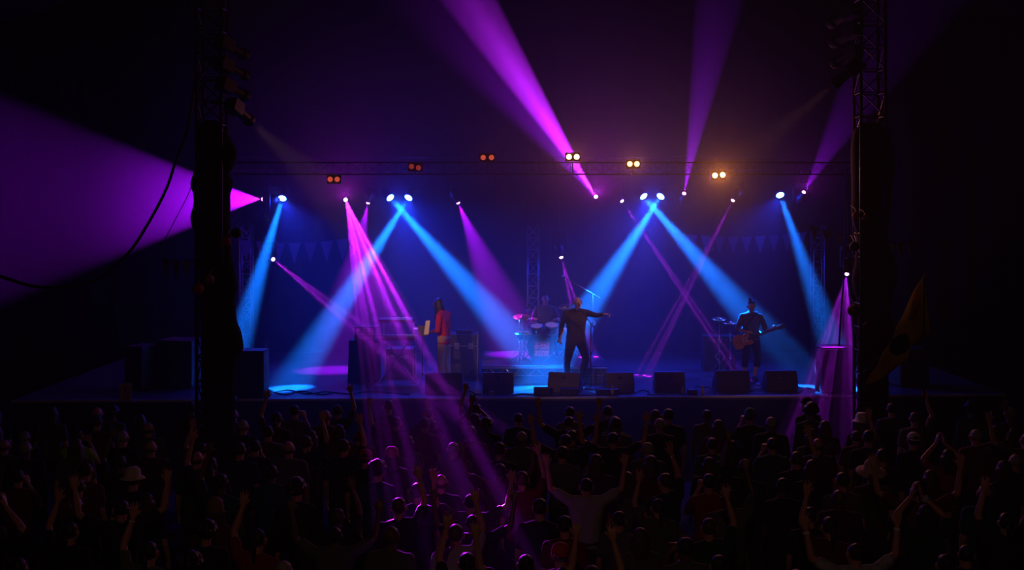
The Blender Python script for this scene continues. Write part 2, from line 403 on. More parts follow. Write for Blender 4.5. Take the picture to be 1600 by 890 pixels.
def par_can(src, tgt, lens, label, top, group=None, r=.105):
    q = aim(src, tgt); d = (tgt-src).normalized(); c = src-d*.16
    t = thing('par_lamp', label, 'stage light', c, group=group)
    bm = BM(); a_lathe(bm, [(.05, .17), (.08, .13), (r*1.05, .02), (r*1.08, -.155), (r, -.155)], 20); h = part_q('can', bm, M['black'], t, q, smooth=True)
    bm = BM(); a_lathe(bm, [(r*.97, -.150), (r*.8, -.158), (r*.4, -.166), (0, -.168)], 20); obj('lens', bm, lens, h, smooth=True)
    bm = BM()
    for x in (-r-.02, r+.02): a_box(bm, (x-.006, -.02, -.02), (x+.006, .02, .17))
    a_box(bm, (-r-.026, -.02, .16), (r+.026, .02, .175)); a_tube(bm, [(0, 0, .17), (0, 0, top-.03-c.z-.06), (0, 28.05-c.y, top-.03-c.z)], .012, 6); obj('yoke', bm, M['black'], t)
    return t
def blinder(a, b, lens, label, top, group=None):
    c = (a+b)/2; t = thing('blinder_lamp', label, 'stage light', c, group=group)
    w = (b-a).length
    bm = BM(); a_box(bm, (-w*.5-.075, .02, -.09), (w*.5+.075, .11, .09)); obj('housing', bm, M['black'], t, bevel=.012)
    for p in (a, b):
        x = p.x-c.x; bm = BM(); a_lathe(bm, [(.058, 0), (.062, .03), (.050, .035), (.03, .012), (0, .006)], 18, Matrix.Translation((x, 0, p.z-c.z)) @ Matrix.Rotation(math.pi/2, 4, 'X') @ Matrix.Translation((0, 0, -.02))); r_ = obj('reflector', bm, M['black'], t, smooth=True)
        bm = BM(); a_lathe(bm, [(.056, -.012), (.045, .006), (.02, .016), (0, .018)], 18, Matrix.Translation((x, 0, p.z-c.z)) @ Matrix.Rotation(math.pi/2, 4, 'X') @ Matrix.Translation((0, 0, .02))); obj('bulb', bm, lens, r_, smooth=True)
    bm = BM(); a_tube(bm, [(0, .07, .09), (0, .07, max(.12, abs(top-c.z)))] if top > c.z else [(0, .07, -.09), (0, .07, top-c.z)], .012, 6); a_tube(bm, [(0, .07, top-c.z), (0, .43, top-c.z)], .014, 6); obj('bracket', bm, M['black'], t)
    return t
def profile(src, tgt, label, group, lit, sx):
    q = aim(src, tgt); d = (tgt-src).normalized(); c = src-d*.34
    t = thing('profile_lamp', label, 'stage light', c, group=group)
    bm = BM(); a_box(bm, (-.10, -.10, .02), (.10, .10, .26)); a_lathe(bm, [(.085, .03), (.085, -.22), (.10, -.24), (.10, -.33), (.09, -.33)], 18); h = part_q('body', bm, M['black'], t, q, smooth=False, bevel=.008)
    bm = BM(); a_lathe(bm, [(.088, -.325), (.05, -.335), (0, -.338)], 18); obj('lens', bm, M['g_tan'] if lit else M['blackgloss'], h, smooth=True)
    bm = BM(); a_tube(bm, [(0, -.12, 0), (0, -.12, .13), (0, .12, .13), (0, .12, 0)], .012, 6); a_tube(bm, [(0, 0, .13), (sx, 0, .13)], .02, 8); obj('yoke', bm, M['black'], t)
    return t
GR = 'moving head lamps over the stage'
HEADLAB = ['moving head lamp throwing the wide purple cone to the left', 'moving head lamp throwing striped magenta shafts into the crowd', 'moving head lamp with a soft purple cone just right of the striped magenta shafts',
 'moving head lamp with a purple cone behind the keyboard player', 'moving head lamp shooting the brightest purple beam up to the roof', '',
 'moving head lamp shooting a short purple beam up toward the right tower', 'moving head lamp with thin pink rays slanting down from beside the crossed blue pair', 'moving head lamp with thin pink rays slanting down left, left of the rightmost blue lamp',
 'low moving head lamp with a pink ray behind the singer', 'low moving head lamp with pink rays beside the leftmost blue beam', 'low moving head lamp shining on top of the right speaker cabinet']
HEADLAB[5] = 'moving head lamp shooting a purple beam nearly straight up beside the brightest orange lamps'
PARLAB = ['leftmost blue par lamp, shining down alone', 'left lamp of the crossed blue pair above the keyboards', 'right lamp of the crossed blue pair above the keyboards', 'left lamp of the crossed blue pair right of the singer', 'right lamp of the crossed blue pair right of the singer', 'rightmost blue par lamp, shining down alone']
hi = pi_ = 0
for k, s, t_, hw, w, c, bl, gb in BEAMS:
    a = P(*s); b = P(*t_); ang = math.degrees(math.atan(hw/(F/t_[2])/(b-a).length))
    if k == 'par':
        par_can(a, b, M['g_blue'], PARLAB[pi_], ZR-.12); pi_ += 1
        spot(a, b, c, w*PARK, ang*1.15, .9, .055)
        leak = bpy.data.lights.new('lamp_light', 'POINT'); leak.color = SPILLC; leak.energy = w*PARK*SPILL; leak.shadow_soft_size = .04
        lo = bpy.data.objects.new('lamp_light', leak); COL.objects.link(lo); lo.location = a+(b-a).normalized()*.10   # stray light around the lens
        spot(a, V(b.x*.6, b.y+1.8, b.z), SPILLC, w*PARK*SPILL*14, 50, 1, .05)  # added wide blue fill at each par, tints the haze behind the band
    else:
        t = moving_head(a, b, M['g_mag'] if c is MAGENTA else M['g_purple'], HEADLAB[hi], group=None)
        low = s[1] > 380
        if low:                            # hung from a drop pipe
            bm = BM(); tp = (5.82-t.location.z) if s[2] > 25 else (5.61-t.location.z)
            a_tube(bm, [(0, 0, .5), (0, 0, tp)], .02, 8); obj('drop_pipe', bm, M['black'], t)
        else:
            bm = BM(); a_tube(bm, [(0, 0, .5), (0, 28.05-t.location.y, max(.52, ZR-.15-t.location.z))], .014, 6); obj('hanging_arm', bm, M['black'], t)
        spot(a, b, c, w*HEADK, ang, bl, .02, gb)
        if hi in (1, 4, 6): spot(a, a+V(0, -6, 4), (.55, .015, .80), 190 if hi == 4 else 120, 62, 1, .05)      # added wide purple fill for the dark haze overhead
        if hi == 4: spot(a, b, c, w*HEADK*.8, ang*.4, .6, .02)                 # the hot core of the strongest beam
        if hi == 4: spot(a, P(690, 0, 21), PURPLE, 420*HEADK, 6.5, 1, .02)
        hi += 1
BLAB = ['pair of dim orange lamps left of the brightest purple beam', 'pair of pink-white lamps inside the brightest purple beam', 'pair of orange lamps above the crossed blue pair', 'brightest pair of orange lamps with a wide glow', 'pair of barely glowing red lamps above the crossed blue pair over the keyboards', 'leftmost pair of dim red lamps']
BLENS = ['g_red', 'g_hot', 'g_warm', 'g_hot', 'g_dim', 'g_red']
for (a, b, w), lab, ln in zip(BLINDERS, BLAB, BLENS):
    pa, pb = P(*a, 24.2), P(*b, 24.2); pb = V(pb.x, 24.2, pb.z)
    blinder(pa, pb, M[ln], lab, 5.60)
    for p in (pa, pb):
        spot(p+V(0, -.04, 0), V(p.x*.6, 0, 5.2), WARM if ln in ('g_hot','g_warm') else (1, .08, .03), w*BLK, 80, 1, .03)

# towers with their wrapping
def ring_mesh(rows, D, squash=.75, seed=1):
    R = random.Random(seed); bm = BM(); rings = []; seg = 22; ph = [R.uniform(0, 6.28) for _ in range(6)]
    for (py, l, r) in rows:
        a = P(l, py, D); b = P(r, py, D); c = (a+b)/2; w = (b-a).length/2
        rings.append([bm.verts.new(c+V(w*math.cos(t), w*squash*math.sin(t)*(1+.10*math.sin(3*t+ph[0]+c.z*2)), 0)) for t in [2*math.pi*k/seg for k in range(seg)]])
    for a, b in zip(rings, rings[1:]):
        for k in range(seg): bm.faces.new((a[k], a[(k+1) % seg], b[(k+1) % seg], b[k]))
    bm.faces.new(rings[0]); bm.faces.new(rings[-1][::-1]); return bm
def densify(rows, n=4):
    out = smoothpath([V(*r) for r in rows], n); return [(v.x, v.y, v.z) for v in out]
def tower(px0, px1, D, label, rows, seed):
    a = P(px0, 330, D); b = P(px1, 330, D); cx = (a.x+b.x)/2; w = (b.x-a.x)
    t = thing('lattice_tower', label, 'tower', (cx, D, 0))
    for i in (-1, 1):
        for j in (-1, 1):
            bm = BM(); a_tube(bm, [(i*w/2, j*w/2, 0), (i*w/2, j*w/2, 11.0 if abs(cx) > 4 else 11)], .028, 8); obj('chord', bm, M['blacktruss'], t, smooth=True)
    bm = BM(); a_truss(bm, (0, 0, .05), (0, 0, 10.9), w, .012, .013, w*.95); obj('bracing', bm, M['blacktruss'], t)
    bm = ring_mesh(densify(rows), D, seed=seed); bm.transform(Matrix.Translation((-cx, -D, 0))); obj('wrapping', bm, M['cloth_blk'], t, smooth=True)
    return t, cx, w
LROWS = [(188,318,338),(200,308,350),(218,305,362),(240,305,371),(262,304,365),(272,302,358),(281,299,364),(290,298,364),(302,302,360),(318,303,360),(340,298,360),(358,302,361),(375,310,361),(400,312,363),(430,313,369),(450,313,372),(470,313,368),(500,315,370),(520,316,377),(545,317,380),(560,316,372),(590,318,368),(640,318,368),(740,316,370),(815,312,372)]
RROWS = [(192,1346,1372),(205,1334,1388),(230,1330,1394),(262,1330,1398),(300,1331,1392),(340,1331,1390),(365,1338,1386),(390,1337,1392),(410,1336,1399),(432,1332,1402),(452,1334,1397),(475,1340,1388),(500,1340,1395),(520,1341,1396),(545,1340,1388),(600,1340,1388),(660,1339,1389),(740,1337,1392),(765,1336,1394)]
TL = tower(312, 350, 19.0, 'left lattice tower wrapped in black cloth below its lamps', LROWS, 3)
TR = tower(1340, 1378, 21.0, 'right lattice tower wrapped in black cloth below its lamps', RROWS, 5)
tgtL = P(685, 455, 25.2); tgtR = P(905, 460, 24.8)
for i, (px, py, lit) in enumerate(((392, 190, 1), (386, 152, 0), (384, 120, 0), (384, 88, 0))):
    s_ = P(px, py, 18.9); tg = tgtL if lit else s_+V(2, 3.2, -1.2)
    profile(s_, tg, ['lit profile lamp on the left tower with a faint tan beam', 'unlit profile lamp on the left tower, just above the lit one', 'second unlit profile lamp above the lit one on the left tower', 'topmost profile lamp on the left tower'][i], None, lit, -.42)
    if lit: spot(s_, tg, TAN, PROF, 9.5, .5, .05)
for i, (px, py, lit) in enumerate(((1303, 132, 1), (1302, 100, 0), (1300, 68, 0), (1296, 38, 0))):
    s_ = P(px, py, 20.8); tg = tgtR if lit else s_+V(-2, 3.2, -1.2)
    profile(s_, tg, ['lit profile lamp on the right tower with a faint tan beam', 'unlit profile lamp on the right tower, just above the lit one', 'second unlit profile lamp above the lit one on the right tower', 'topmost profile lamp on the right tower'][i], None, lit, .30)
    if lit: spot(s_, tg, TAN, PROF*.8, 8.5, .5, .05)
def cable(pts, r, label, name='hanging_cable', cat='cable', m='rubber', D=None):
    bm = BM(); a_tube(bm, smoothpath([P(*p) if len(p) == 3 else P(*p, D) for p in pts]), r, 6); return tag(obj(name, bm, M[m], smooth=True), label, cat)
cable([(306,120),(300,160),(292,205),(275,250),(262,290),(245,325),(225,360),(205,390),(180,415),(150,437),(110,448),(60,448),(20,438),(-60,410)], .026, 'thick black cable swagging from the left tower out to the left edge', D=19.0)
cable([(306,268),(302,283),(292,308),(278,335),(262,365),(246,392),(225,425),(200,450)], .007, 'thin black line slanting down from the left tower', D=19.2)
cable([(1324,264,24.62),(1323,300,24.1),(1322,340,23.6),(1320,400,23.5),(1318,440,23.45),(1314,490,23.4),(1311,540,23.35)], .018, 'black cable hanging down to the right speaker cabinet', m='rubber')
def lantern(px, py, D, rpx, m, label, top):
    c = P(px, py, D); r = rpx/(F/D); t = thing('paper_lantern', label, 'lantern', c)
    bm = BM(); a_ball(bm, (0, 0, 0), (r, r, r*.95), 3); obj('globe', bm, M[m], t, smooth=True)
    bm = BM(); a_tube(bm, [(0, 0, r*.9), (0, .10, r+top*.5), (0, (19.0 if px < 800 else 21.0)-D-.16, r+top)], .006, 5); obj('string', bm, M['rubber'], t)
lantern(369, 364, 18.55, 8.5, 'lantern_k', 'dark round lantern sticking out right of the left tower, beside the red one', .1)
lantern(353, 377, 18.35, 8, 'lantern_r', 'red paper lantern on the left tower', .1)
lantern(327, 436, 18.4, 8, 'lantern_o', 'olive paper lantern on the left tower', .1)
lantern(309, 451, 18.4, 9, 'lantern_r', 'rust red lantern low on the left edge of the left tower', .1)
lantern(1334, 485, 20.6, 10, 'lantern_k', 'dark round lantern left of the right tower, beside the striped light shafts', .1)
lantern(1335, 385, 20.6, 8, 'lantern_k', 'dark round lantern on the right tower at bunting height', .1)
lantern(1338, 336, 20.5, 6, 'lantern_r', 'red paper lantern high on the right tower', .1)
lantern(1352, 340, 20.45, 5, 'lantern_o', 'small olive lantern high on the right tower', .1)
# bunting
def bunting(a, b, sag, D, n, size, cols, label):
    A = P(*a, D); B = P(*b, D); t = thing('bunting', label, 'bunting', A)
    pts = [A.lerp(B, i/24)-V(0, 0, sag*math.sin(math.pi*i/24))-A for i in range(25)]
    bm = BM(); a_tube(bm, pts, .007, 5); obj('line', bm, M['rubber'], t)
    if D > 28:
        for q in (A, B): bm = BM(); a_tube(bm, [q-A, V(q.x, 28.35, ZR-.15)-A], .005, 5); obj('hanging_cord', bm, M['rubber'], t)
    for i in range(n):
        f = (i+.5)/n; h = size; w = (B-A).length/n*.40
        def at(g): q = g*24; k = min(23, int(q)); return pts[k].lerp(pts[k+1], q-k)
        l, r = at(f-w/(B-A).length), at(f+w/(B-A).length); tip = at(f)-V(0, .03*math.sin(i*2.1), h); y = V(0, .004, 0)
        bm = BM(); vs = [bm.verts.new(p+s*y) for s in (-1, 1) for p in (l, r, tip)]
        bm.faces.new((vs[0], vs[1], vs[2])); bm.faces.new((vs[5], vs[4], vs[3]))
        for p, q in ((0, 1), (1, 2), (2, 0)): bm.faces.new((vs[p], vs[p+3], vs[q+3], vs[q]))
        obj('pennant', bm, M[cols[i % len(cols)]], t)
bunting((252,403), (316,402), .06, 21.5, 4, .38, ['penn_p','penn_b','penn_s','penn_b'], 'short bunting left of the left tower, one pennant striped')
bunting((372,374), (548,372), .10, 28.9, 7, .50, ['penn_b','penn_p','penn_b'], 'faint bunting upstage behind the leftmost blue beam')
bunting((1050,364), (1262,362), .10, 28.9, 10, .42, ['penn_p','penn_b','penn_s','penn_p'], 'faint bunting upstage between the right blue lamps')
bunting((1262,350), (1342,372), .03, 24.6, 4, .30, ['penn_b','penn_b','penn_s','penn_b'], 'short bunting between the rightmost blue beam and the right tower')
bunting((1382,378), (1432,372), .05, 21.2, 3, .28, ['penn_w','penn_p','penn_p'], 'short bunting right of the right tower')

for i, (a, b, ang, k, c) in enumerate(FOHS):
    a = V(*a); b = V(*b); t = moving_head(a, b, M['g_tan'], ['front wash lamp behind the photographer aimed at the singer', 'front wash lamp behind the photographer aimed at the keyboard player', 'front wash lamp behind the photographer aimed at the guitarist', 'dim house lamp behind the photographer over the crowd'][i])
    spot(a, b, c, FOH*k*(1 if i < 3 else 1.0), ang, .8, .05)
truss('lighting_truss', 'lighting truss behind the photographer carrying the front wash lamps', (-5.5, 1.0, 9.0), (5.5, 1.0, 9.0), .3)

# ------------------------------------------------------------------ people: rounded limb hulls fused into one continuous surface
_TMP = []
_b = bmesh.new(); bmesh.ops.create_icosphere(_b, subdivisions=2, radius=1); SPH = [v.co.copy() for v in _b.verts]; _b.free()
def hull(bm, balls):
    vs = []
    for c, r in balls:
        r = r if isinstance(r, (tuple, list)) else (r, r, r)
        vs += [bm.verts.new((c[0]+q.x*r[0], c[1]+q.y*r[1], c[2]+q.z*r[2])) for q in SPH]
    bmesh.ops.convex_hull(bm, input=vs, use_existing_faces=False)
    bmesh.ops.delete(bm, geom=[v for v in bm.verts if not v.link_faces], context='VERTS')
def fuse(name, hulls, m, voxel=.012, smooth=3, parent=None, dec=None):
    tot = BM()
    for h in hulls:
        b = BM(); hull(b, h); me = bpy.data.meshes.new('t'); b.to_mesh(me); b.free(); tot.from_mesh(me); bpy.data.meshes.remove(me)
    me = bpy.data.meshes.new('t'); tot.to_mesh(me); tot.free(); o = bpy.data.objects.new('t', me); COL.objects.link(o)
    r = o.modifiers.new('r', 'REMESH'); r.mode = 'VOXEL'; r.voxel_size = voxel; r.adaptivity = 0
    s = o.modifiers.new('s', 'SMOOTH'); s.iterations = smooth; s.factor = .5
    if dec: d = o.modifiers.new('d', 'DECIMATE'); d.ratio = dec
    dg = bpy.context.evaluated_depsgraph_get(); new = bpy.data.meshes.new_from_object(o.evaluated_get(dg), depsgraph=dg)
    bpy.data.objects.remove(o); bpy.data.meshes.remove(me)
    new.name = name; new.materials.clear(); new.materials.append(m); new.polygons.foreach_set('use_smooth', [True]*len(new.polygons))
    q = bpy.data.objects.new(name, new); COL.objects.link(q)
    if parent: q.parent = parent
    return q
def hand(w, d, n, s, curl=.35, spread=.10, k=1.0, thumb_out=.6):
    """w wrist, d along the palm, n where the palm faces, s +1 right / -1 left; curls per finger allowed"""
    d = d.normalized(); n = (n-d*n.dot(d)).normalized(); t = d.cross(n)*s
    H = []; pc = w+d*.045*k
    H.append([(w, .024*k), (w+d*.03*k+t*.022*k, .017*k), (w+d*.03*k-t*.022*k, .016*k), (w+d*.088*k+t*.032*k, .0125*k), (w+d*.084*k-t*.032*k, .0115*k)])
    cs = curl if isinstance(curl, (list, tuple)) else [curl]*4
    for i, (off, ln) in enumerate(((.032, .072), (.011, .080), (-.011, .074), (-.031, .058))):
        b = w+d*.086*k+t*off*k; a = 0; p = b; dirf = (d+t*off*spread*75).normalized()
        for j, fr in enumerate((.45, .31, .24)):
            a += cs[i]*(1.0 if j else .8)
            q = p+(dirf*math.cos(a)+n*math.sin(a))*ln*fr*k
            H.append([(p, (.0098-.0012*j)*k), (q, (.0088-.0012*j)*k)]); p = q
    tb = w+d*.028*k+t*.026*k; td = (d*(1-thumb_out*.5)+t*thumb_out+n*.25).normalized()
    q = tb+td*.040*k; q2 = q+(td*.7+d*.5+n*.3*(sum(cs)/4)).normalized()*.032*k
    H.append([(w+d*.02*k+t*.012*k, .016*k), (q, .0115*k)]); H.append([(q, .0115*k), (q2, .0095*k)])
    return H
DEF = dict(h=1.72, hk=1.10, hc=V(0, .03, 1.60), neck=V(0, 0, 1.44), shR=V(.175, -.01, 1.40), shL=V(-.175, -.01, 1.40), elR=V(.235, -.03, 1.12), elL=V(-.235, -.03, 1.12),
           wrR=V(.24, .08, .89), wrL=V(-.24, .08, .89), hdR=V(0, .25, -1), hdL=V(0, .25, -1), hnR=V(-1, .1, 0), hnL=V(1, .1, 0), cuR=.3, cuL=.3,
           chest=V(0, 0, 1.24), waist=V(0, 0, 1.05), pel=V(0, 0, .93), hipR=V(.09, 0, .90), hipL=V(-.09, 0, .90), knR=V(.11, .03, .49), knL=V(-.11, .03, .49),
           anR=V(.12, -.02, .09), anL=V(-.12, -.02, .09), face=V(0, 1, 0), fat=1.0, skin='skin', toR=V(0, 1, 0), toL=V(0, 1, 0), mouth=0)
def person(name, pose, label=None, voxel=.011, top='TOP', sleeves='short', bottom='jeans_dark', bottom_len=1.0, hair='short', hairm='hair', shoes='shoe', hem=None, face=True, collar=False, dec=None, toesup=0):
    p = dict(DEF); p.update(pose); g = lambda k: Vector(p[k]); f = p['fat']; H = []
    fc = g('face').normalized(); sd = fc.cross(V(0, 0, 1)).normalized(); up = sd.cross(fc).normalized(); hc = g('hc')
    K_ = p.get('hk', 1.0)
    def hp(x, y, z): return hc+(sd*x+fc*y+up*z)*K_
    # skull, jaw, nose, ears, brow
    H.append([(hp(0, -.018, .030), (.074, .088, .082)), (hp(0, .012, .018), (.070, .080, .080))])
    H.append([(hp(0, .02, -.01), .068), (hp(0, .058, -.078-.012*p['mouth']), .030), (hp(.03, .02, -.06), .026), (hp(-.03, .02, -.06), .026)])
    if face:
        H.append([(hp(0, .088, .012), .009), (hp(0, .107, -.022), .013), (hp(.012, .090, -.026), .009), (hp(-.012, .090, -.026), .009)])
        H.append([(hp(.034, .074, .030), .011), (hp(-.034, .074, .030), .011)])
        for q in ((-.016, .016) if p['mouth'] else (0,)): H.append([(hp(.019, .078, -.052+q), .0085), (hp(-.019, .078, -.052+q), .0085), (hp(0, .086, -.052+q), .008)])
    for s in (1, -1): H.append([(hp(s*.076, -.005, .012), (.012, .016, .020)), (hp(s*.074, .0, -.022), (.009, .010, .012))])
    H.append([(hp(0, -.02, -.045), .052), (g('neck')+V(0, 0, -.03), .062)])
    T = [(g('shR')+V(-.03, 0, 0)*1, .052*f), (g('shL')+V(.03, 0, 0), .052*f), (g('chest')+V(.075*f, .01, .02), .105*f), (g('chest')+V(-.075*f, .01, .02), .105*f), (g('neck'), .06)]
    T2 = [(g('chest')+V(.075*f, .01, .0), .10*f), (g('chest')+V(-.075*f, .01, .0), .10*f), (g('waist')+V(.06*f, 0, 0), .095*f), (g('waist')+V(-.06*f, 0, 0), .095*f)]
    T3 = [(g('waist')+V(.06*f, 0, 0), .095*f), (g('waist')+V(-.06*f, 0, 0), .095*f), (g('pel')+V(.07*f, 0, 0), .105*f), (g('pel')+V(-.07*f, 0, 0), .105*f)]
    H += [T, T2, T3]
    sh = [[(c, r+.014) for c, r in q] for q in (T, T2)]
    hz = hem if hem is not None else p['pel'][2]-.06
    pc_ = g('pel'); hm = V(pc_.x, pc_.y, hz)
    sh.append([(g('waist')+V(.06*f, 0, 0), .109*f), (g('waist')+V(-.06*f, 0, 0), .109*f), (hm+V(.085*f, 0, .05), (.112*f, .112*f, .05)), (hm+V(-.085*f, 0, .05), (.112*f, .112*f, .05))])
    for S_, s in (('R', 1), ('L', -1)):
        a, e, w = g('sh'+S_), g('el'+S_), g('wr'+S_)
        H.append([(a, .052*f), (a.lerp(e, .5), .044*f), (e, .036)]); H.append([(e, .036), (e.lerp(w, .3), .037), (w, .024)])
        H += hand(w, g('hd'+S_), g('hn'+S_), s, p['cu'+S_])
        if sleeves == 'long': sh.append([(a, .066*f), (e, .054)]); sh.append([(e, .054), (w-(w-e).normalized()*.03, .040)])
        elif sleeves == 'elbow': sh.append([(a, .068*f), (e, .058)]); sh.append([(e, .058), (e.lerp(w, .12), .052)])
        elif sleeves == 'short': sh.append([(a, .068*f), (a.lerp(e, .62), .062*f)])
        elif sleeves == 'none': pass
    tr = [[(g('pel')+V(.07*f, 0, .03), .116*f), (g('pel')+V(-.07*f, 0, .03), .116*f), (g('hipR'), .10*f), (g('hipL'), .10*f)]]
    for S_, s in (('R', 1), ('L', -1)):
        h_, k, a = g('hip'+S_), g('kn'+S_), g('an'+S_); to = g('to'+S_).normalized()
        H.append([(h_, .088*f), (k, .054)]); H.append([(k, .054), (k.lerp(a, .35), .055), (a, .036)])
        H.append([(a+V(0, 0, -.04)-to*.03, .034), (a+V(0, 0, -.05)+to*.11, (.036, .036, .026)), (a, .036)])
        tr.append([(h_, .105*f), (k, .073)])
        if bottom_len > .9: tr.append([(k, .073), (k.lerp(a, .5), .072), (a+V(0, 0, .01), .064)])
        elif bottom_len > 0: tr.append([(k, .075), (k.lerp(a, bottom_len), .074)])
    body = fuse(name, H, M[p['skin']], voxel, 2, dec=dec)
    if sleeves is not None: fuse('shirt', sh, M[top] if top in M else TOPS[0], voxel*1.15, 3, body, dec=dec)
    fuse('trousers' if bottom_len > .9 else 'shorts', tr, M[bottom], voxel*1.3, 3, body, dec=dec)
    for S_ in 'RL':
        a = g('an'+S_); to = g('to'+S_).normalized()
        fuse('shoe', [[(a+V(0, 0, -.035)-to*.045, .042), (a+V(0, 0, .0), .042), (a+V(0, 0, -.048)+to*.06, .038), (a+V(0, 0, -.056)+to*.15, (.042, .042, .026))]], M[shoes], voxel*1.2, 2, body)
    if hair: add_hair(body, hp, hair, hairm, voxel, dec)
    if face and not dec:
        for s in (1, -1):
            b = BM(); a_ball(b, hp(s*.032, .078, .012), (.013, .010, .008), 2); e = obj('eye', b, M['eye'], body, smooth=True)
            b = BM(); a_ball(b, hp(s*.032, .0865, .011), (.006, .004, .006), 1); obj('pupil', b, M['signblk'], e, smooth=True)
        if p['mouth']:
            b = BM(); a_ball(b, hp(0, .080, -.052), (.020, .012, .013), 2); obj('open_mouth', b, M['dark'], body, smooth=True)
    body['_hp'] = [list(hp(0, 0, 0)), list(sd), list(fc), list(up)]
    return body
def add_hair(body, hp, hair, hairm, voxel=.011, dec=None):
    cap = [[(hp(0, -.028, .052), (.080, .084, .072))], [(hp(0, -.052, .03), (.078, .060, .078))]]
    if hair == 'short': h = cap
    elif hair == 'cropped': h = [[(hp(0, -.026, .044), (.0775, .083, .072))], [(hp(0, -.05, .02), (.0765, .056, .060))]]
    elif hair == 'fringe': h = [[(hp(0, -.055, -.01), (.074, .045, .035))], [(hp(.06, -.03, -.005), (.018, .04, .03))], [(hp(-.06, -.03, -.005), (.018, .04, .03))]]
    elif hair == 'long': h = cap+[[(hp(0, -.06, .02), (.085, .05, .07)), (hp(0, -.085, -.14), (.085, .035, .06))], [(hp(.07, -.02, .0), .03), (hp(.075, -.05, -.13), .028)], [(hp(-.07, -.02, .0), .03), (hp(-.075, -.05, -.13), .028)]]
    elif hair == 'curly':
        R = random.Random(4); h = cap+[[(hp(.085*math.cos(a)*math.cos(e), -.03+.085*math.sin(a)*math.cos(e)-.02, .05+.085*math.sin(e)), .035)] for a, e in [(R.uniform(0, 6.28), R.uniform(-.3, 1.4)) for _ in range(40)] if math.sin(a) < .55 or math.sin(e) > .5]
    elif hair == 'bun': h = cap+[[(hp(.02, -.03, .10), .030), (hp(.03, -.035, .138), .032)]]
    elif hair == 'ponytail': h = cap+[[(hp(0, -.11, .03), .022), (hp(0, -.14, -.03), .026), (hp(0, -.12, -.16), .012)]]
    elif hair == 'dreads':
        h = cap+[[(hp(0, -.05, .06), (.088, .075, .06))]]; R = random.Random(9)
        for i in range(30):
            a = -2.7+5.4*i/29-math.pi/2; x0, y0 = math.cos(a)*.083, -.025+math.sin(a)*.083; L_ = R.uniform(.24, .36)
            p0 = hp(x0*.9, y0*.9, .05); p1 = hp(x0*1.15, y0*1.15, -.06); p2 = hp(x0*1.15+R.uniform(-.02, .02), y0*1.05+R.uniform(-.03, .02), -.06-L_*.5); p3_ = p2+V(R.uniform(-.02, .02), R.uniform(-.02, .02), -L_*.5)
            h += [[(p0, .014), (p1, .015)], [(p1, .015), (p2, .014)], [(p2, .014), (p3_, .009)]]
    fuse('hair', h, M[hairm], voxel*.9 if hair != 'dreads' else .009, 2, body, dec=dec)

# ------------------------------------------------------------------ performers
def place(o, x, y, z, rz): o.location = (x, y, z); o.rotation_euler = (0, 0, rz)
singer = person('person', dict(hk=1.14, hc=V(-.03, .07, 1.705), neck=V(-.01, 0, 1.54), shR=V(.205, 0, 1.49), shL=V(-.215, .0, 1.50), elR=V(.30, -.03, 1.20), wrR=V(.33, .06, .99),
    hdR=V(.05, .35, -1), hnR=V(-.9, .4, 0), cuR=.95, elL=V(-.40, .16, 1.46), wrL=V(-.54, .27, 1.49), hdL=V(-1, .2, .05), hnL=V(0, .2, -1), cuL=[.05, .75, .9, .9],
    chest=V(0, 0, 1.32), waist=V(0, .0, 1.10), pel=V(0, -.02, .97), hipR=V(.095, -.02, .93), hipL=V(-.095, -.02, .93), knR=V(.19, .09, .50), anR=V(.18, .0, .09), knL=V(-.19, .22, .60), anL=V(-.09, .10, .20),
    face=V(-.25, 1, .10), mouth=1, fat=1.12, toR=V(.3, 1, 0), toL=V(-.1, 1, -.45)), voxel=.0075, top='shirt_singer', sleeves='long', bottom='jeans_dark', hair='fringe', hairm='hair_gr', hem=.83)
tag(singer, 'bald person in a dark long-sleeved shirt singing and pointing sideways', 'person')
p_ = P(900, 600, 24.6); place(singer, p_.x, 24.6, SZ, math.pi)
bm = BM()
for i in range(6): a_lathe(bm, [(.006, -.002), (.006, .002)], 10, Matrix.Translation((-.004, .128+.004*(i > 2), 1.43-i*.09)) @ Matrix.Rotation(math.pi/2, 4, 'X'))
for s in (1, -1): a_prism(bm, [(s*.015, 1.575), (s*.085, 1.56), (s*.05, 1.50)], .075, .105, 'Y')
bm.free()
for s in (1, -1):
    bm = BM(); a_prism(bm, [(s*.012, 1.60), (s*.085, 1.585), (s*.06, 1.515)], .055, .10, 'Y'); obj('collar', bm, M['shirt_singer'], singer)
keys = person('person', dict(hc=V(0, .14, 1.64), neck=V(0, .04, 1.50), shR=V(.19, .0, 1.42), shL=V(-.19, .02, 1.42), elR=V(.25, .02, 1.13), wrR=V(.20, .25, 1.08), hdR=V(-.1, 1, -.15), hnR=V(0, 0, -1), cuR=.35,
    elL=V(-.25, .03, 1.12), wrL=V(-.20, .27, 1.07), hdL=V(.1, 1, -.15), hnL=V(0, 0, -1), cuL=.35, chest=V(0, .02, 1.27), face=V(.12, 1, -.15), skin='skin_b', knR=V(.12, .04, .50), anR=V(.13, -.04, .09)),
    voxel=.0075, top='red', sleeves='elbow', bottom='beige', hair='dreads', hem=.80)
tag(keys, 'person with long dreadlocks in a red shirt standing at the keyboards', 'person')
p_ = P(694, 600, 25.0); place(keys, p_.x, 25.0, SZ, math.radians(68))
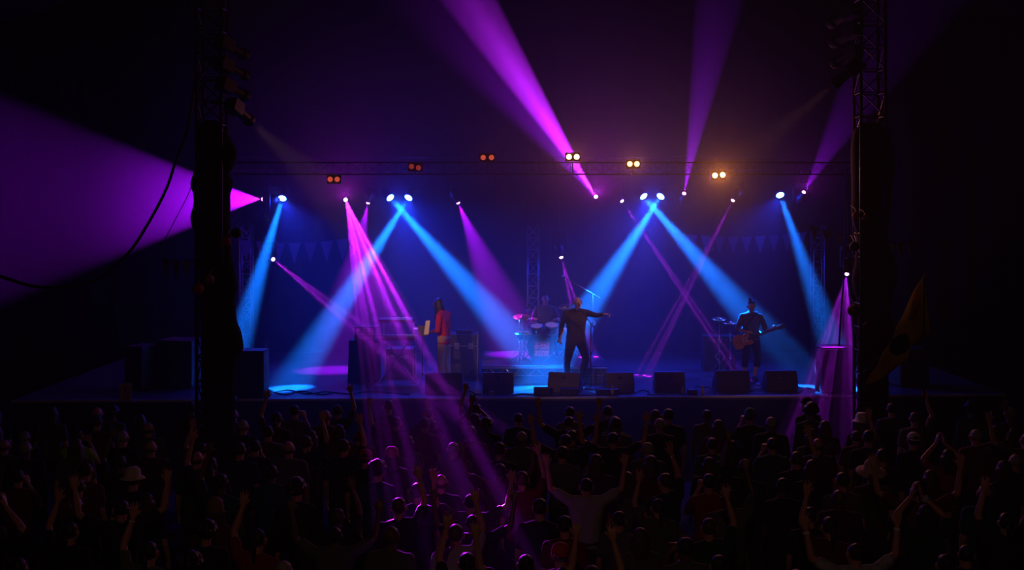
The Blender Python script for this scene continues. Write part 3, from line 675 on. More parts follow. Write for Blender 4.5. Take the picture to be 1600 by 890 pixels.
gtr = person('person', dict(hc=V(0, .07, 1.565), neck=V(0, .01, 1.41), shR=V(.185, 0, 1.36), shL=V(-.195, 0, 1.35), elR=V(.29, .02, 1.09), wrR=V(.12, .21, 1.06), hdR=V(-.75, .15, -.35), hnR=V(-.2, -1, 0), cuR=.5,
    elL=V(-.30, .06, 1.09), wrL=V(-.40, .26, 1.09), hdL=V(-.4, .3, .7), hnL=V(-.5, -.6, .2), cuL=.9, chest=V(0, 0, 1.20), waist=V(0, 0, 1.02), pel=V(0, 0, .90), hipR=V(.085, 0, .87), hipL=V(-.085, 0, .87),
    knR=V(.13, .05, .47), anR=V(.14, .0, .09), knL=V(-.14, .06, .47), anL=V(-.05, .10, .10), face=V(.12, 1, -.42), toR=V(.3, 1, 0), toL=V(-.2, 1, 0)), voxel=.0075, top='shirt_gtr', sleeves='elbow', bottom='shorts', bottom_len=.30, hair='bun', hem=.84, shoes='shoe')
tag(gtr, 'person with a hair bun in grey shirt and dark shorts playing guitar', 'person')
p_ = P(1173, 595, 25.4); place(gtr, p_.x, 25.4, SZ, math.pi)
drm = person('person', dict(hc=V(.0, .06, 1.22), neck=V(0, 0, 1.06), shR=V(.19, 0, 1.01), shL=V(-.19, 0, 1.01), elR=V(.30, .06, .76), wrR=V(.26, .30, .82), hdR=V(-.2, 1, .1), hnR=V(0, 0, -1), cuR=.9, elL=V(-.30, .06, .76), wrL=V(-.22, .30, .80), hdL=V(.2, 1, .1), hnL=V(0, 0, -1), cuL=.9,
    chest=V(0, 0, .84), waist=V(0, -.02, .66), pel=V(0, -.03, .56), hipR=V(.10, 0, .55), hipL=V(-.10, 0, .55), knR=V(.24, .40, .50), knL=V(-.24, .40, .50), anR=V(.22, .42, .10), anL=V(-.24, .40, .10), face=V(0, 1, -.15)), voxel=.010, top='shirt_gtr', hair='cropped', hem=.54)
tag(drm, 'person seated behind the drum kit, dim in the haze', 'person')
RZ = SZ+.355                               # riser top
p_ = P(852, 500, 27.35); place(drm, p_.x, 27.3, RZ, math.pi)

# riser
rx0, rx1, ry0, ry1 = P(752, 0, 25.1).x, P(948, 0, 25.1).x, 25.1, 27.9
rs = thing('drum_riser', 'low drum riser with an aluminium lattice edge', 'riser', ((rx0+rx1)/2, (ry0+ry1)/2, SZ)); ox, oy = (rx0+rx1)/2, (ry0+ry1)/2
bm = BM(); a_box(bm, (rx0-ox, ry0-oy, .31), (rx1-ox, ry1-oy, .353)); obj('platform', bm, M['deck'], rs, bevel=.006)
w_ = rx1-rx0
bm = BM(); a_tube(bm, [(-w_/2, ry0-oy-.03, .315), (w_/2, ry0-oy-.03, .315)], .018, 8); a_tube(bm, [(-w_/2, ry0-oy-.03, .165), (w_/2, ry0-oy-.03, .165)], .014, 8)
n = 16; pts = [(-w_/2+w_*i/n, ry0-oy-.03, .315 if i % 2 else .165) for i in range(n+1)]
for a, b in zip(pts, pts[1:]): a_tube(bm, [a, b], .009, 6)
obj('lattice_edge', bm, M['alu'], rs)
bm = BM(); a_box(bm, (-w_/2, ry0-oy+.01, 0), (w_/2, ry0-oy+.03, .31)); obj('front_cloth', bm, mat('blue_grey_cloth', (.10, .11, .15), .8, noise=.3), rs)
for i in (-1, 1):
    for j in (-1, 1):
        bm = BM(); a_tube(bm, [(i*(w_/2-.06), j*1.25, 0), (i*(w_/2-.06), j*1.25, .31)], .025, 8); obj('leg', bm, M['alu'], rs)

# ------------------------------------------------------------------ drum kit
def disc_stack(bm, c, r, h, mtx=None, lip=.006, mi=0): a_lathe(bm, [(r, 0), (r, h)], 32, Matrix.Translation(c) @ (mtx or Matrix()), mi)
def drum(name, label, c, r, h, tilt=(0,0,0), legs=0, rack=None):
    t = thing(name, label, 'drum', c); R_ = Euler(tilt).to_matrix().to_4x4()
    bm = BM(); a_lathe(bm, [(0, -h/2), (r, -h/2), (r, h/2), (r-.008, h/2), (r-.008, h/2-.01), (0, h/2-.01)], 32, R_); sh_ = obj('shell', bm, M['drumshell'], t, smooth=False)
    bm = BM(); a_lathe(bm, [(0, h/2-.004), (r-.010, h/2-.004), (r-.010, h/2), (0, h/2)], 32, R_); obj('drumhead', bm, M['tomhead'], t)
    for z in (-h/2, h/2):
        bm = BM(); a_lathe(bm, [(r, z-.012), (r+.010, z-.012), (r+.010, z+.012), (r, z+.012), (r, z-.012)], 32, R_); obj('hoop', bm, M['chrome'], t, smooth=True)
    for k in range(8):
        a = k*math.pi/4; bm = BM(); a_box(bm, (r, -.008, -h*.25), (r+.016, .008, h*.25), mtx=R_ @ Matrix.Rotation(a, 4, 'Z')); obj('lug', bm, M['chrome'], t)
    for k in range(legs):
        a = k*2*math.pi/3+.5; q = R_ @ V((r+.02)*math.cos(a), (r+.02)*math.sin(a), 0); bm = BM(); a_tube(bm, [(q.x, q.y, .05), (q.x*1.05, q.y*1.05, RZ-c[2])], .009, 6); obj('leg', bm, M['chrome'], t)
    if rack:
        bm = BM(); a_tube(bm, [(0, 0, -h/2), rack], .014, 8); obj('mount', bm, M['chrome'], t)
    return t
kc = P(845, 543, 25.95); KR = .275
t = thing('kick_drum', 'kick drum with pink lettering on its dark front head', 'drum', kc)
RX = Matrix.Rotation(math.pi/2, 4, 'X')    # local z -> -y (towards the audience)
bm = BM(); a_lathe(bm, [(0, -.40), (KR, -.40), (KR, .0), (0, 0)], 40, RX); obj('shell', bm, M['drumshell'], t)
bm = BM(); a_lathe(bm, [(0, .001), (KR-.012, .001), (KR-.012, .006), (0, .006)], 40, RX); obj('drumhead', bm, M['drumhead'], t)
for z in (0, -.40):
    bm = BM(); a_lathe(bm, [(KR-.015, z-.02), (KR+.014, z-.02), (KR+.014, z+.014), (KR-.015, z+.014), (KR-.015, z-.02)], 40, RX); obj('hoop', bm, M['drumshell'], t, smooth=True)
for s in (1, -1):
    bm = BM(); a_tube(bm, [(s*KR*.8, .15, -.1), (s*(KR+.10), -.02, RZ-kc.z)], .010, 6); obj('leg', bm, M['chrome'], t)
def letters(rows, parent, w, y, m):
    # block lettering: '/' separated strokes on a 3x5 grid, cut out of a lighter panel
    GL = dict(d=('..#','..#','###','#.#','###'), r=('...','...','###','#..','#..'), e=('...','###','###','#..','###'), a=('...','###','.##','#.#','###'), z=('...','###','.##','##.','###'), o=('...','###','#.#','#.#','###'), n=('...','###','#.#','#.#','#.#'))
    for ri, row in enumerate(rows):
        n_ = len(row); cw = w/n_; chh = w*.46; z0 = .5*w-(ri+1)*chh-.02*w
        for ci, ch in enumerate(row):
            bm = BM(); x0 = -w/2+ci*cw
            for r_i, line in enumerate(GL[ch]):
                for c_i, q in enumerate(line):
                    if q == '#': a_box(bm, (x0+cw*(.08+.28*c_i), y-.004, z0+chh*(.92-.18*(r_i+1))), (x0+cw*(.08+.28*(c_i+1)), y, z0+chh*(.92-.18*r_i)))
            obj('letter', bm, m, parent)
lg = BM(); a_box(lg, (-.165, -.0075, -.165), (.165, -.0055, .165)); lg = obj('logo_panel', lg, mat('logo_plum', (.22, .06, .16), .6, noise=.2), t, loc=(.02, -.003, -.03))
letters(('dread', 'zone'), lg, .31, -.0075, M['logo'])
drum('rack_tom', 'small tom mounted left above the kick drum', P(838, 514, 25.95), .13, .16, (.35, 0, 0), rack=(.05, .05, -.20))
drum('rack_tom', 'small tom mounted right above the kick drum', P(862, 513, 25.95), .14, .17, (.35, 0, 0), rack=(-.05, .05, -.20))
drum('floor_tom', 'floor tom on legs at the right of the kick drum', P(887, 527, 26.1), .19, .34, (.04, 0, 0), 3)
drum('snare_drum', 'snare drum left of the kick drum', P(820, 524, 26.55), .17, .13, (.1, 0, 0), 3)
def tripod(t, z0, m, spread=.24, top=.30):
    for k in range(3):
        a = k*2*math.pi/3+.4; bm = BM(); a_tube(bm, [(0, 0, z0+top), (spread*math.cos(a), spread*math.sin(a), z0+.012)], .008, 6); obj('leg', bm, m, t)
def cymbal_stand(px, py, D, r, label, tilt=.15, base=None, second=None, hh=False):
    c = P(px, py, D); zb = (RZ if base is None else base)-c.z
    t = thing('cymbal_stand', label, 'cymbal', c)
    bm = BM(); a_tube(bm, [(0, 0, zb+.06), (0, 0, .04)], .010, 8); a_tube(bm, [(0, 0, zb+.28), (0, 0, zb+.36)], .018, 8); obj('pole', bm, M['chrome'], t, smooth=True)
    tripod(t, zb, M['chrome'])
    bm = BM(); a_lathe(bm, [(0, .022), (.022, .018), (.035, .004), (r*.6, -.006), (r, -.018), (r, -.021), (r*.6, -.010), (.03, 0), (0, .012)], 32, Matrix.Rotation(tilt, 4, 'X')); obj('cymbal', bm, M['brass'], t, smooth=True)
    if hh: bm = BM(); a_lathe(bm, [(0, -.052), (r*.6, -.036), (r, -.026), (r, -.030), (0, -.060)], 32, Matrix.Rotation(tilt, 4, 'X')); obj('cymbal', bm, M['brass'], t, smooth=True)
    return t
cymbal_stand(818, 519, 25.75, .19, 'hi-hat stand with splayed chrome legs left of the kick drum', .03, hh=True)
cymbal_stand(816, 494, 26.9, .21, 'crash cymbal left of the seated drummer', .25)
cymbal_stand(889, 478, 26.6, .24, 'crash cymbal lit pink behind the singer', .22)
cymbal_stand(914, 502, 26.6, .25, 'ride cymbal hidden partly behind the singer', .3)
bm = BM(); a_tube(bm, [P(800, 492, 26.0), P(812, 470, 26.2)], .010, 6)
bm.free()
# mic stands
def mic_stand(base, top, tip, label, mic=True, D=24.3, zb=SZ, counter=.2, round_base=True, m='black'):
    b = V(base.x, base.y, zb); t = thing('microphone_stand', label, 'microphone stand', b)
    T_ = top-b; G = tip-b
    if round_base: bm = BM(); a_lathe(bm, [(.0, 0), (.14, 0), (.14, .012), (.05, .022), (.015, .04), (0, .04)], 28); obj('base', bm, M[m], t, smooth=True)
    else: tripod(t, 0, M[m], .28, .20)
    bm = BM(); a_tube(bm, [(0, 0, .02), (0, 0, T_.z*.55)], .013, 8); a_tube(bm, [(0, 0, T_.z*.55), (0, 0, T_.z)], .009, 8); obj('pole', bm, M[m], t, smooth=True)
    d = (G-T_).normalized(); bm = BM(); a_tube(bm, [T_-d*counter, G], .008, 8); obj('boom', bm, M[m], t, smooth=True)
    bm = BM(); a_ball(bm, T_, .02, 2); obj('boom_joint', bm, M['chrome'], t)
    bm = BM(); a_tube(bm, [(0, 0, T_.z*.55-.03), (0, 0, T_.z*.55+.03)], .019, 8); obj('clutch', bm, M['chrome'], t)
    if mic:
        q = d.to_track_quat('Z', 'Y').to_matrix().to_4x4(); bm = BM(); a_lathe(bm, [(0, -.02), (.010, -.02), (.014, .08), (.016, .10), (0, .10)], 14, Matrix.Translation(G) @ q); mc = obj('microphone', bm, M['black'], t, smooth=True)
        bm = BM(); a_ball(bm, G+d*.12, .026, 2); obj('mesh_ball', bm, M['chrome'], mc, smooth=True)
    return t
mb = P(923, 603, 24.35)
mic_stand(mb, P(923, 505, 24.35), P(911, 489, 24.30), "singer's black microphone stand with the boom raised to the mouth", counter=.12)
mic_stand(P(926, 560, 25.9), P(925, 458, 25.9), P(887, 436, 25.9), 'tall boom stand reaching over the drums behind the singer', zb=RZ, counter=.20, round_base=False, m='alu')
mic_stand(P(812, 560, 25.5), P(815, 498, 25.6), P(824, 481, 25.7), 'chrome boom stand in front of the hi-hat', zb=RZ, counter=.12, round_base=False, m='chrome')
# the singer's wooden stick
hnd = P(874, 531, 24.42)
bm = BM(); a_tube(bm, [P(871, 535, 24.44), P(876, 526, 24.46), P(882, 514, 24.47)], .016, 10, taper=[1.1, 1.0, .7]); tag(obj('wooden_stick', bm, M['wood'], smooth=True), "short wooden stick held in the singer's lowered hand", 'stick')

# guitar held by the guitarist
gb = P(1160, 532, 25.12)
t = thing('electric_guitar', 'orange-brown electric guitar with a single cutaway', 'guitar', gb)
neck_end = P(1215, 513, 25.02); dv_ = (neck_end-gb); ang_ = math.atan2(dv_.z, dv_.x); Lg = dv_.length
G_ = Matrix.Rotation(-ang_, 4, 'Y')
outl = smoothpath([V(-.20, 0, -.03), V(-.19, 0, .10), V(-.08, 0, .155), V(.03, 0, .105), V(.11, 0, .125), V(.17, 0, .09), V(.165, 0, .04), V(.155, 0, .0), V(.16, 0, -.035), V(.21, 0, -.075), V(.20, 0, -.125), V(.12, 0, -.13), V(.03, 0, -.11), V(-.08, 0, -.16), V(-.18, 0, -.12), V(-.20, 0, -.03)], 4)[:-1]
poly = [(p.x, p.z) for p in outl]
bm = BM(); a_prism(bm, poly, -.022, .022, 'Y', G_); gbody = obj('body', bm, M['guitar'], t, bevel=.008)
bm = BM(); a_box(bm, (.10, -.034, -.024), (Lg, -.014, .024), mtx=G_); gn = obj('neck', bm, M['fret'], t, bevel=.004)
bm = BM(); a_prism(bm, [(Lg, -.026), (Lg+.03, -.040), (Lg+.17, -.045), (Lg+.18, 0), (Lg+.17, .045), (Lg+.03, .040), (Lg, .026)], -.026, -.010, 'Y', G_); hs = obj('headstock', bm, M['black'], t)
for i in range(6):
    bm = BM(); a_ball(bm, (Lg+.05+.045*(i % 3), -.018, (.058 if i < 3 else -.058)), (.010, .007, .012), 1, mtx=G_); obj('tuning_peg', bm, M['chrome'], hs)
for x in (.02, .085):
    bm = BM(); a_box(bm, (x-.018, -.031, -.040), (x+.018, -.021, .040), mtx=G_); obj('pickup', bm, M['cream'], gbody)
bm = BM(); a_box(bm, (-.055, -.034, -.045), (-.04, -.021, .045), mtx=G_); obj('bridge', bm, M['chrome'], gbody)
for x, z in ((-.11, -.09), (-.06, -.115), (-.14, -.04)):
    bm = BM(); a_lathe(bm, [(0, 0), (.011, 0), (.010, .014), (0, .014)], 12, G_ @ Matrix.Translation((x, -.022, z)) @ RX); obj('knob', bm, M['cream'], gbody)
bm = BM()
for i in range(6): a_tube(bm, [G_ @ V(-.05, -.036, -.018+.0072*i), G_ @ V(Lg+.01, -.037, -.018+.0072*i)], .0012, 4)
obj('strings', bm, M['chrome'], t)
gs = V(1.0, 0, 0)
c0 = gtr.location
def gw(x, y, z): return V(c0.x-x, c0.y-y, c0.z+z)-gb
bm = BM(); pts = smoothpath([G_ @ V(-.19, 0, .02), gw(.19, .16, 1.02), gw(.06, .15, 1.25), gw(-.10, .07, 1.43), gw(-.13, -.02, 1.445), gw(-.08, -.14, 1.30), gw(-.18, -.12, 1.08), gw(-.20, .10, .98), G_ @ V(.16, .02, .08)], 4); a_tube(bm, pts, .016, 6); obj('strap', bm, M['black'], t)

# ------------------------------------------------------------------ keyboard rig, left of centre
def tbox(name, label, cat, a, b, m, parts=(), bevel=.01, group=None):
    c = V((a[0]+b[0])/2, (a[1]+b[1])/2, a[2]); t = thing(name, label, cat, c, group=group); w, d, h = b[0]-a[0], b[1]-a[1], b[2]-a[2]
    bm = BM(); a_box(bm, (-w/2, -d/2, 0), (w/2, d/2, h)); obj('body', bm, M[m], t, bevel=bevel)
    return t, w, d, h
def flight_case(a, b, label, name='flight_case'):
    t, w, d, h = tbox(name, label, 'flight case', a, b, 'cab')
    for x in (-w/2, w/2):
        for y in (-d/2, d/2):
            bm = BM(); a_box(bm, (x-.014, y-.014, 0), (x+.014, y+.014, h+.004)); obj('edge', bm, M['alu'], t)
    bm = BM(); a_box(bm, (-w/2-.004, -d/2-.004, h*.72), (w/2+.004, d/2+.004, h*.74)); obj('lid_seam', bm, M['alu'], t)
    for x in (-w*.25, w*.25):
        bm = BM(); a_box(bm, (x-.05, -d/2-.012, h*.66), (x+.05, -d/2-.001, h*.80)); obj('latch', bm, M['alu'], t, bevel=.004)
    for x in (-w/2+.06, w/2-.06):
        bm = BM(); a_box(bm, (x-.03, -d/2-.003, .0), (x+.03, -d/2+.02, .05)); obj('foot', bm, M['rubber'], t)
    return t
xa = lambda px, D: (px-800)/F*D
D_ = 25.2
# draped desk
dx0, dx1 = xa(546, D_), xa(588, D_); tp = P(0, 532, D_).z
t = thing('draped_table', 'table covered to the floor in black cloth under the rack unit', 'table', ((dx0+dx1)/2, D_+.3, SZ))
w_ = dx1-dx0; bm = BM(); a_box(bm, (-w_/2, -.3, tp-SZ-.03), (w_/2, .3, tp-SZ)); obj('tabletop', bm, M['cab'], t)
bm = BM(); prev = None; n = 90
for i in range(n+1):
    a = i/n*4; s = int(a) % 4; f = a-int(a); cs = [(-1,-1),(1,-1),(1,1),(-1,1),(-1,-1)]; x = cs[s][0]*(1-f)+cs[s+1][0]*f; y = cs[s][1]*(1-f)+cs[s+1][1]*f
    o_ = 1+.03*math.sin(i*1.5); cur = [bm.verts.new((x*(w_/2+.01), y*.31, tp-SZ)), bm.verts.new((x*(w_/2+.03)*o_, y*.33*o_, .01))]
    if prev: bm.faces.new((prev[0], cur[0], cur[1], prev[1]))
    prev = cur
o = obj('cloth', bm, M['cloth_blk'], t, smooth=True); sm_ = o.modifiers.new('s', 'SOLIDIFY'); sm_.thickness = .008
# rack unit on it
ra, rb = xa(553, D_), xa(584, D_); rz = tp
t, w, d, h = tbox('mixing_unit', 'grey rack unit with rows of controls on the black draped table', 'mixer', (ra, D_+.05, rz), (rb, D_+.45, rz+.25), 'wedge')
for i in range(3):
    bm = BM(); a_box(bm, (-w/2+.02, -d/2-.006, .03+.07*i), (w/2-.02, -d/2-.001, .085+.07*i)); pn = obj('panel', bm, mat('panel_grey', (.22,.20,.21), .5, noise=.2), t)
    for k in range(6):
        bm = BM(); a_lathe(bm, [(0, 0), (.010, 0), (.008, .012), (0, .012)], 10, Matrix.Translation((-w/2+.05+k*(w-.1)/5, -d/2-.006, .057+.07*i)) @ RX); obj('knob', bm, M['chrome'], pn)
bm = BM(); a_box(bm, (ra-.05, D_+.10, rz+.255), (rb+.10, D_+.40, rz+.285)); tag(obj('laptop', bm, M['black'], bevel=.006), 'flat closed laptop lying on top of the rack unit', 'laptop')
def keyboard(px0, px1, py, D, label, th=.075):
    x0, x1 = xa(px0, D), xa(px1, D); z = P(0, py, D).z; c = V((x0+x1)/2, D, z); w = x1-x0
    t = thing('keyboard', label, 'keyboard', c)
    bm = BM(); a_box(bm, (-w/2, -.17, -th), (w/2, .17, 0)); obj('body', bm, M['black'], t, bevel=.008)
    bm = BM(); a_box(bm, (-w/2+.001, -.174, -.02), (w/2-.001, -.168, -.004)); obj('trim', bm, M['alu'], t)
    nk = 28; bm = BM()
    for i in range(nk): a_box(bm, (-w/2+.05+i*(w-.1)/nk, .03, 0), (-w/2+.05+(i+.9)*(w-.1)/nk, .16, .012))
    obj('white_keys', bm, M['cream'], t)
    bm = BM()
    for i in range(nk-1):
        if i % 7 not in (2, 6): a_box(bm, (-w/2+.05+(i+.7)*(w-.1)/nk, .03, .012), (-w/2+.05+(i+1.2)*(w-.1)/nk, .10, .022))
    obj('black_keys', bm, M['signblk'], t)
    return t, c, w
kb1, c1, w1 = keyboard(592, 646, 497, 25.35, 'upper keyboard of the two-tier stand')
kb2, c2, w2 = keyboard(590, 652, 524, 25.25, 'lower keyboard of the two-tier stand')
t = thing('keyboard_stand', 'two-tier black keyboard stand with crossed legs', 'stand', (c2.x, 25.3, SZ)); zt = c2.z-SZ-.075
for s in (1, -1):
    bm = BM(); a_tube(bm, [(s*w2*.42, -.05, 0), (-s*w2*.30, .0, zt-.015)], .018, 8); obj('leg', bm, M['black'], t)
    bm = BM(); a_tube(bm, [(s*w2*.38, .20, zt-.02), (s*w2*.38, .22, c1.z-SZ-.09), (s*w2*.38, -.08, c1.z-SZ-.09)], .014, 8); obj('upper_arm', bm, M['alu'], t)
    bm = BM(); a_box(bm, (s*w2*.42-.02, -.25, 0), (s*w2*.42+.02, .25, .03)); obj('foot', bm, M['rubber'], t)
bm = BM(); a_box(bm, (-w2*.45, -.16, zt-.02), (w2*.45, .16, zt)); obj('shelf', bm, M['black'], t)
# sheet stand
sp = P(660, 600, 24.85)
t = thing('music_stand', 'music stand holding a white sheet in front of the keyboard player', 'music stand', (sp.x, 24.85, SZ)); tripod(t, 0, M['black'], .2, .25)
bm = BM(); a_tube(bm, [(0, 0, .2), (0, 0, 1.02)], .010, 8); obj('pole', bm, M['black'], t)
bm = BM(); a_box(bm, (-.10, -.010, 0), (.10, .0, .22), mtx=Matrix.Translation((0, 0, 1.0)) @ Matrix.Rotation(-.35, 4, 'X')); obj('desk', bm, M['black'], t)
bm = BM(); a_prism(bm, [(-.02, 0), (.075, .01), (.07, .31), (-.015, .29)], -.018, -.013, 'Y', Matrix.Translation((.05, 0, 1.03)) @ Matrix.Rotation(-.35, 4, 'X') @ Matrix.Rotation(.10, 4, 'Y')); tag(obj('paper_sheet', bm, M['paper'], loc=(sp.x, 24.85, SZ)), 'white sheet standing on the music stand', 'paper')
bm = BM(); a_prism(bm, [(-.09, -.06), (.07, -.08), (.09, .05), (-.06, .07)], 0, .004, 'Z', Matrix.Rotation(.15, 4, 'X')); tag(obj('paper_sheet', bm, M['paper'], loc=P(652, 513, 25.10)), 'loose white page lying at the edge of the lower keyboard', 'paper')
flight_case((xa(602, 25.9), 25.9, SZ), (xa(646, 25.9), 26.5, SZ+.62), 'black flight case behind the keyboard stand')
flight_case((xa(703, 26), 26.0, SZ), (xa(746, 26), 26.6, SZ+.92), 'tall black flight case right of the keyboard player')
t, w, d, h = tbox('small_mixer', 'small mixer with blue-lit edge on the tall flight case', 'mixer', (xa(712, 26), 26.1, SZ+.925), (xa(738, 26), 26.4, SZ+1.0), 'black')
for k in range(5):
    bm = BM(); a_lathe(bm, [(0, 0), (.010, 0), (.008, .02), (0, .02)], 8, Matrix.Translation((-w/2+.04+k*(w-.08)/4, 0, h))); obj('knob', bm, M['chrome'], t)
cable([(735,522,26.2),(733,508,26.2),(728,514,26.1),(722,520,26.1)], .008, 'short cable looping over the small mixer')
# amplifier with diamond badge
t, w, d, h = tbox('guitar_amplifier', 'dark guitar amplifier with a pale diamond outline on its front', 'amplifier', (xa(1097, 27.3), 27.0, SZ), (xa(1146, 27.3), 27.5, SZ+.78), 'cab')
bm = BM(); a_box(bm, (-w/2+.04, -d/2-.008, .05), (w/2-.04, -d/2-.001, h-.15)); gl = obj('grille', bm, M['grille'], t)
bm = BM()
for k in range(4):
    a = math.pi/2*k; p0 = V(.11*math.cos(a), -d/2-.012, .33+.14*math.sin(a)); p1 = V(.11*math.cos(a+math.pi/2), -d/2-.012, .33+.14*math.sin(a+math.pi/2)); a_tube(bm, [p0, p1], .008, 5)
obj('diamond_badge', bm, M['cream'], gl)
for k in range(6):
    bm = BM(); a_lathe(bm, [(0, 0), (.014, 0), (.012, .016), (0, .016)], 10, Matrix.Translation((-w*.35+k*w*.14, -d/2-.001, h-.08)) @ RX); obj('knob', bm, M['cream'], t)
bm = BM(); a_box(bm, (-.08, -.012, h), (.08, .012, h+.03)); obj('handle', bm, M['rubber'], t, bevel=.008)
cymbal_stand(1124, 497, 26.4, .17, 'small cymbal on a stand left of the guitarist', .2, base=SZ)
cymbal_stand(1141, 503, 26.7, .17, 'second small cymbal just left of the guitarist', .1, base=SZ)

# ------------------------------------------------------------------ wedges, boxes and cabinets along the front
def wedge(px0, px1, py_top, D, rz, label, mk='wedge'):
    x0, x1 = xa(px0, D), xa(px1, D); w = x1-x0; h = (P(0, py_top, D).z-SZ); c = V((x0+x1)/2, D, SZ)
    t = thing('stage_monitor', label, 'stage monitor', c, rz, group='stage monitors along the front edge')
    prof = [(-.0, 0), (.0, h*.50), (.12, h), (.20, h), (.50, h*.20), (.50, 0)]
    bm = BM(); a_prism(bm, prof, -w/2, w/2, 'X'); obj('cabinet', bm, M[mk], t, bevel=.012)
    nrm = V(0, .8*h, .30).normalized(); a = V(0, .215, h-.02); b = V(0, .485, h*.22+.02)
    bm = BM(); vs = [bm.verts.new(q) for q in (a+V(-w*.45, 0, 0)+nrm*.004, a+V(w*.45, 0, 0)+nrm*.004, b+V(w*.45, 0, 0)+nrm*.004, b+V(-w*.45, 0, 0)+nrm*.004)]; bm.faces.new(vs); g_ = obj('grille', bm, M['grille'], t); q = g_.modifiers.new('s', 'SOLIDIFY'); q.thickness = .012; q.offset = 1
    m_ = Matrix.Translation((0, .062, h*.75)) @ Matrix.Rotation(-math.atan2(.12, h*.5), 4, 'X')
    bm = BM(); a_lathe(bm, [(0, 0), (.038, 0), (.038, .004), (.030, .006), (0, .003)], 20, m_ @ RX); obj('badge', bm, M['black'], t)
    for s in (1, -1):
        bm = BM(); a_box(bm, (s*w/2-.004, .12, h*.35), (s*w/2+.004, .28, h*.50)); obj('handle', bm, M['rubber'], t)
    bm = BM(); a_box(bm, (-w*.42, -.004, .03), (-w*.30, .004, .09)); obj('socket_plate', bm, M['black'], t)
wedge(754, 803, 583, 23.75, .03, 'brown-lit stage monitor left of the bright blue floor patch')
wedge(855, 905, 583, 23.75, -.22, "stage monitor directly in front of the singer's legs")
wedge(947, 992, 583, 23.8, .10, 'stage monitor just right of the microphone stand')
wedge(1024, 1071, 582, 23.85, 0, 'stage monitor midway between the singer and the guitarist')
wedge(1120, 1173, 580, 23.9, .05, "dark stage monitor hiding the guitarist's foot", 'cab')
wedge(1198, 1247, 580, 23.95, 0, 'dark stage monitor right of the guitarist', 'cab')
wedge(664, 722, 584, 23.7, 0, "dark stage monitor hiding the keyboard player's feet", 'cab')
def floor_box(px0, px1, py0, D, label, m='black', name='stage_box'):
    x0, x1 = xa(px0, D), xa(px1, D); h = P(0, py0, D).z-SZ
    t, w, d, h = tbox(name, label, 'stage box', (x0, D, SZ), (x1, D+.22, SZ+max(h, .05)), m)
    for k in range(3):
        bm = BM(); a_lathe(bm, [(0, 0), (.012, 0), (.012, .008), (0, .008)], 10, Matrix.Translation((-w*.3+k*w*.3, -d/2, h*.5)) @ RX); obj('socket', bm, M['chrome'], t)
floor_box(834, 860, 606, 23.42, "low black stage box left of the singer's monitor")
floor_box(876, 904, 607, 23.43, "low black stage box in front of the singer's monitor")
floor_box(932, 966, 608, 23.47, 'low black stage box right of the microphone stand')
floor_box(1076, 1090, 609, 23.5, 'small box on the stage edge beside the centre right monitor', 'cab')
def pedal(px, py, D, label, m='chrome'):
    c = P(px, py, D); c.z = SZ; t = thing('effects_pedal', label, 'pedal', c)
    bm = BM(); a_prism(bm, [(-.06, 0), (-.06, .03), (.06, .055), (.06, 0)], -.04, .04, 'X'); obj('case', bm, M[m], t, bevel=.004)
    bm = BM(); a_lathe(bm, [(0, .0), (.012, 0), (.012, .018), (0, .02)], 10, Matrix.Translation((0, -.02, .036))); obj('switch', bm, M['chrome'], t)
for px, py, D, l in ((1163, 598, 24.85, 'pink-lit effects pedal left of the guitarist'), (1196, 594, 25.1, 'pink-lit effects pedal right of the guitarist'), (1184, 600, 24.8, "blue-lit effects pedal at the guitarist's feet"), (1206, 598, 24.9, 'outermost effects pedal right of the guitarist')):
    pedal(px, py, D, l)
def bottle(px, D, label, m='amber', h=.17):
    c = P(px, 600, D); c.z = SZ; t = thing('bottle', label, 'bottle', c)
    bm = BM(); a_lathe(bm, [(0, 0), (.033, 0), (.034, h*.6), (.014, h*.8), (.013, h), (0, h)], 16); obj('body', bm, M[m], t, smooth=True)
    bm = BM(); a_lathe(bm, [(0, h), (.015, h), (.015, h+.015), (0, h+.015)], 12); obj('cap', bm, M['cream'], t)
bottle(957, 23.42, 'amber bottle in front of the monitor right of the microphone stand'); bottle(1098, 23.52, 'amber bottle beside coiled cables right of the centre right monitor'); bottle(1067, 23.56, 'small amber bottle at the corner of the centre right monitor', h=.13)
c = P(768, 600, 23.38); c.z = SZ+.05; bm = BM(); a_lathe(bm, [(.030, -.022), (.052, -.022), (.052, .022), (.030, .022), (.030, -.022)], 24, Matrix.Translation(c) @ RX); tag(obj('tape_roll', bm, M['orange'], smooth=False), 'orange tape roll standing in front of the leftmost lit monitor', 'tape')
def floorcable(pts, label, r=.012):
    bm = BM(); a_tube(bm, smoothpath([V(xa(px, D), D, SZ+r+z) for px, D, z in pts], 5), r, 6); return tag(obj('floor_cable', bm, M['rubber'], smooth=True), label, 'cable')
floorcable([(420,23.7,0),(450,24.1,0),(480,23.6,0),(510,23.9,0),(545,23.6,0),(580,23.9,0),(640,23.5,0)], 'black cable snaking over the blue-lit floor at stage left')
floorcable([(415,24.3,0),(445,23.5,0),(470,24.0,0),(500,23.5,0),(520,23.8,0)], 'shorter black cable crossing the blue-lit floor near the left cabinet')
floorcable([(800,23.4,0),(815,23.6,0),(832,23.5,0),(850,23.36,0),(880,23.38,0),(930,23.4,0)], 'black cable running along the edge under the front boxes')
floorcable([(992,23.7,0),(1003,24.1,0),(1015,23.8,0),(1012,23.5,0),(1030,23.45,0),(1075,23.48,0)], 'black cable beside the monitor right of the microphone stand')
floorcable([(1075,23.7,0),(1088,24.2,.05),(1100,23.8,.10),(1110,24.2,.03),(1118,23.7,0)], 'tangled black cable between the two monitors left of the guitarist')
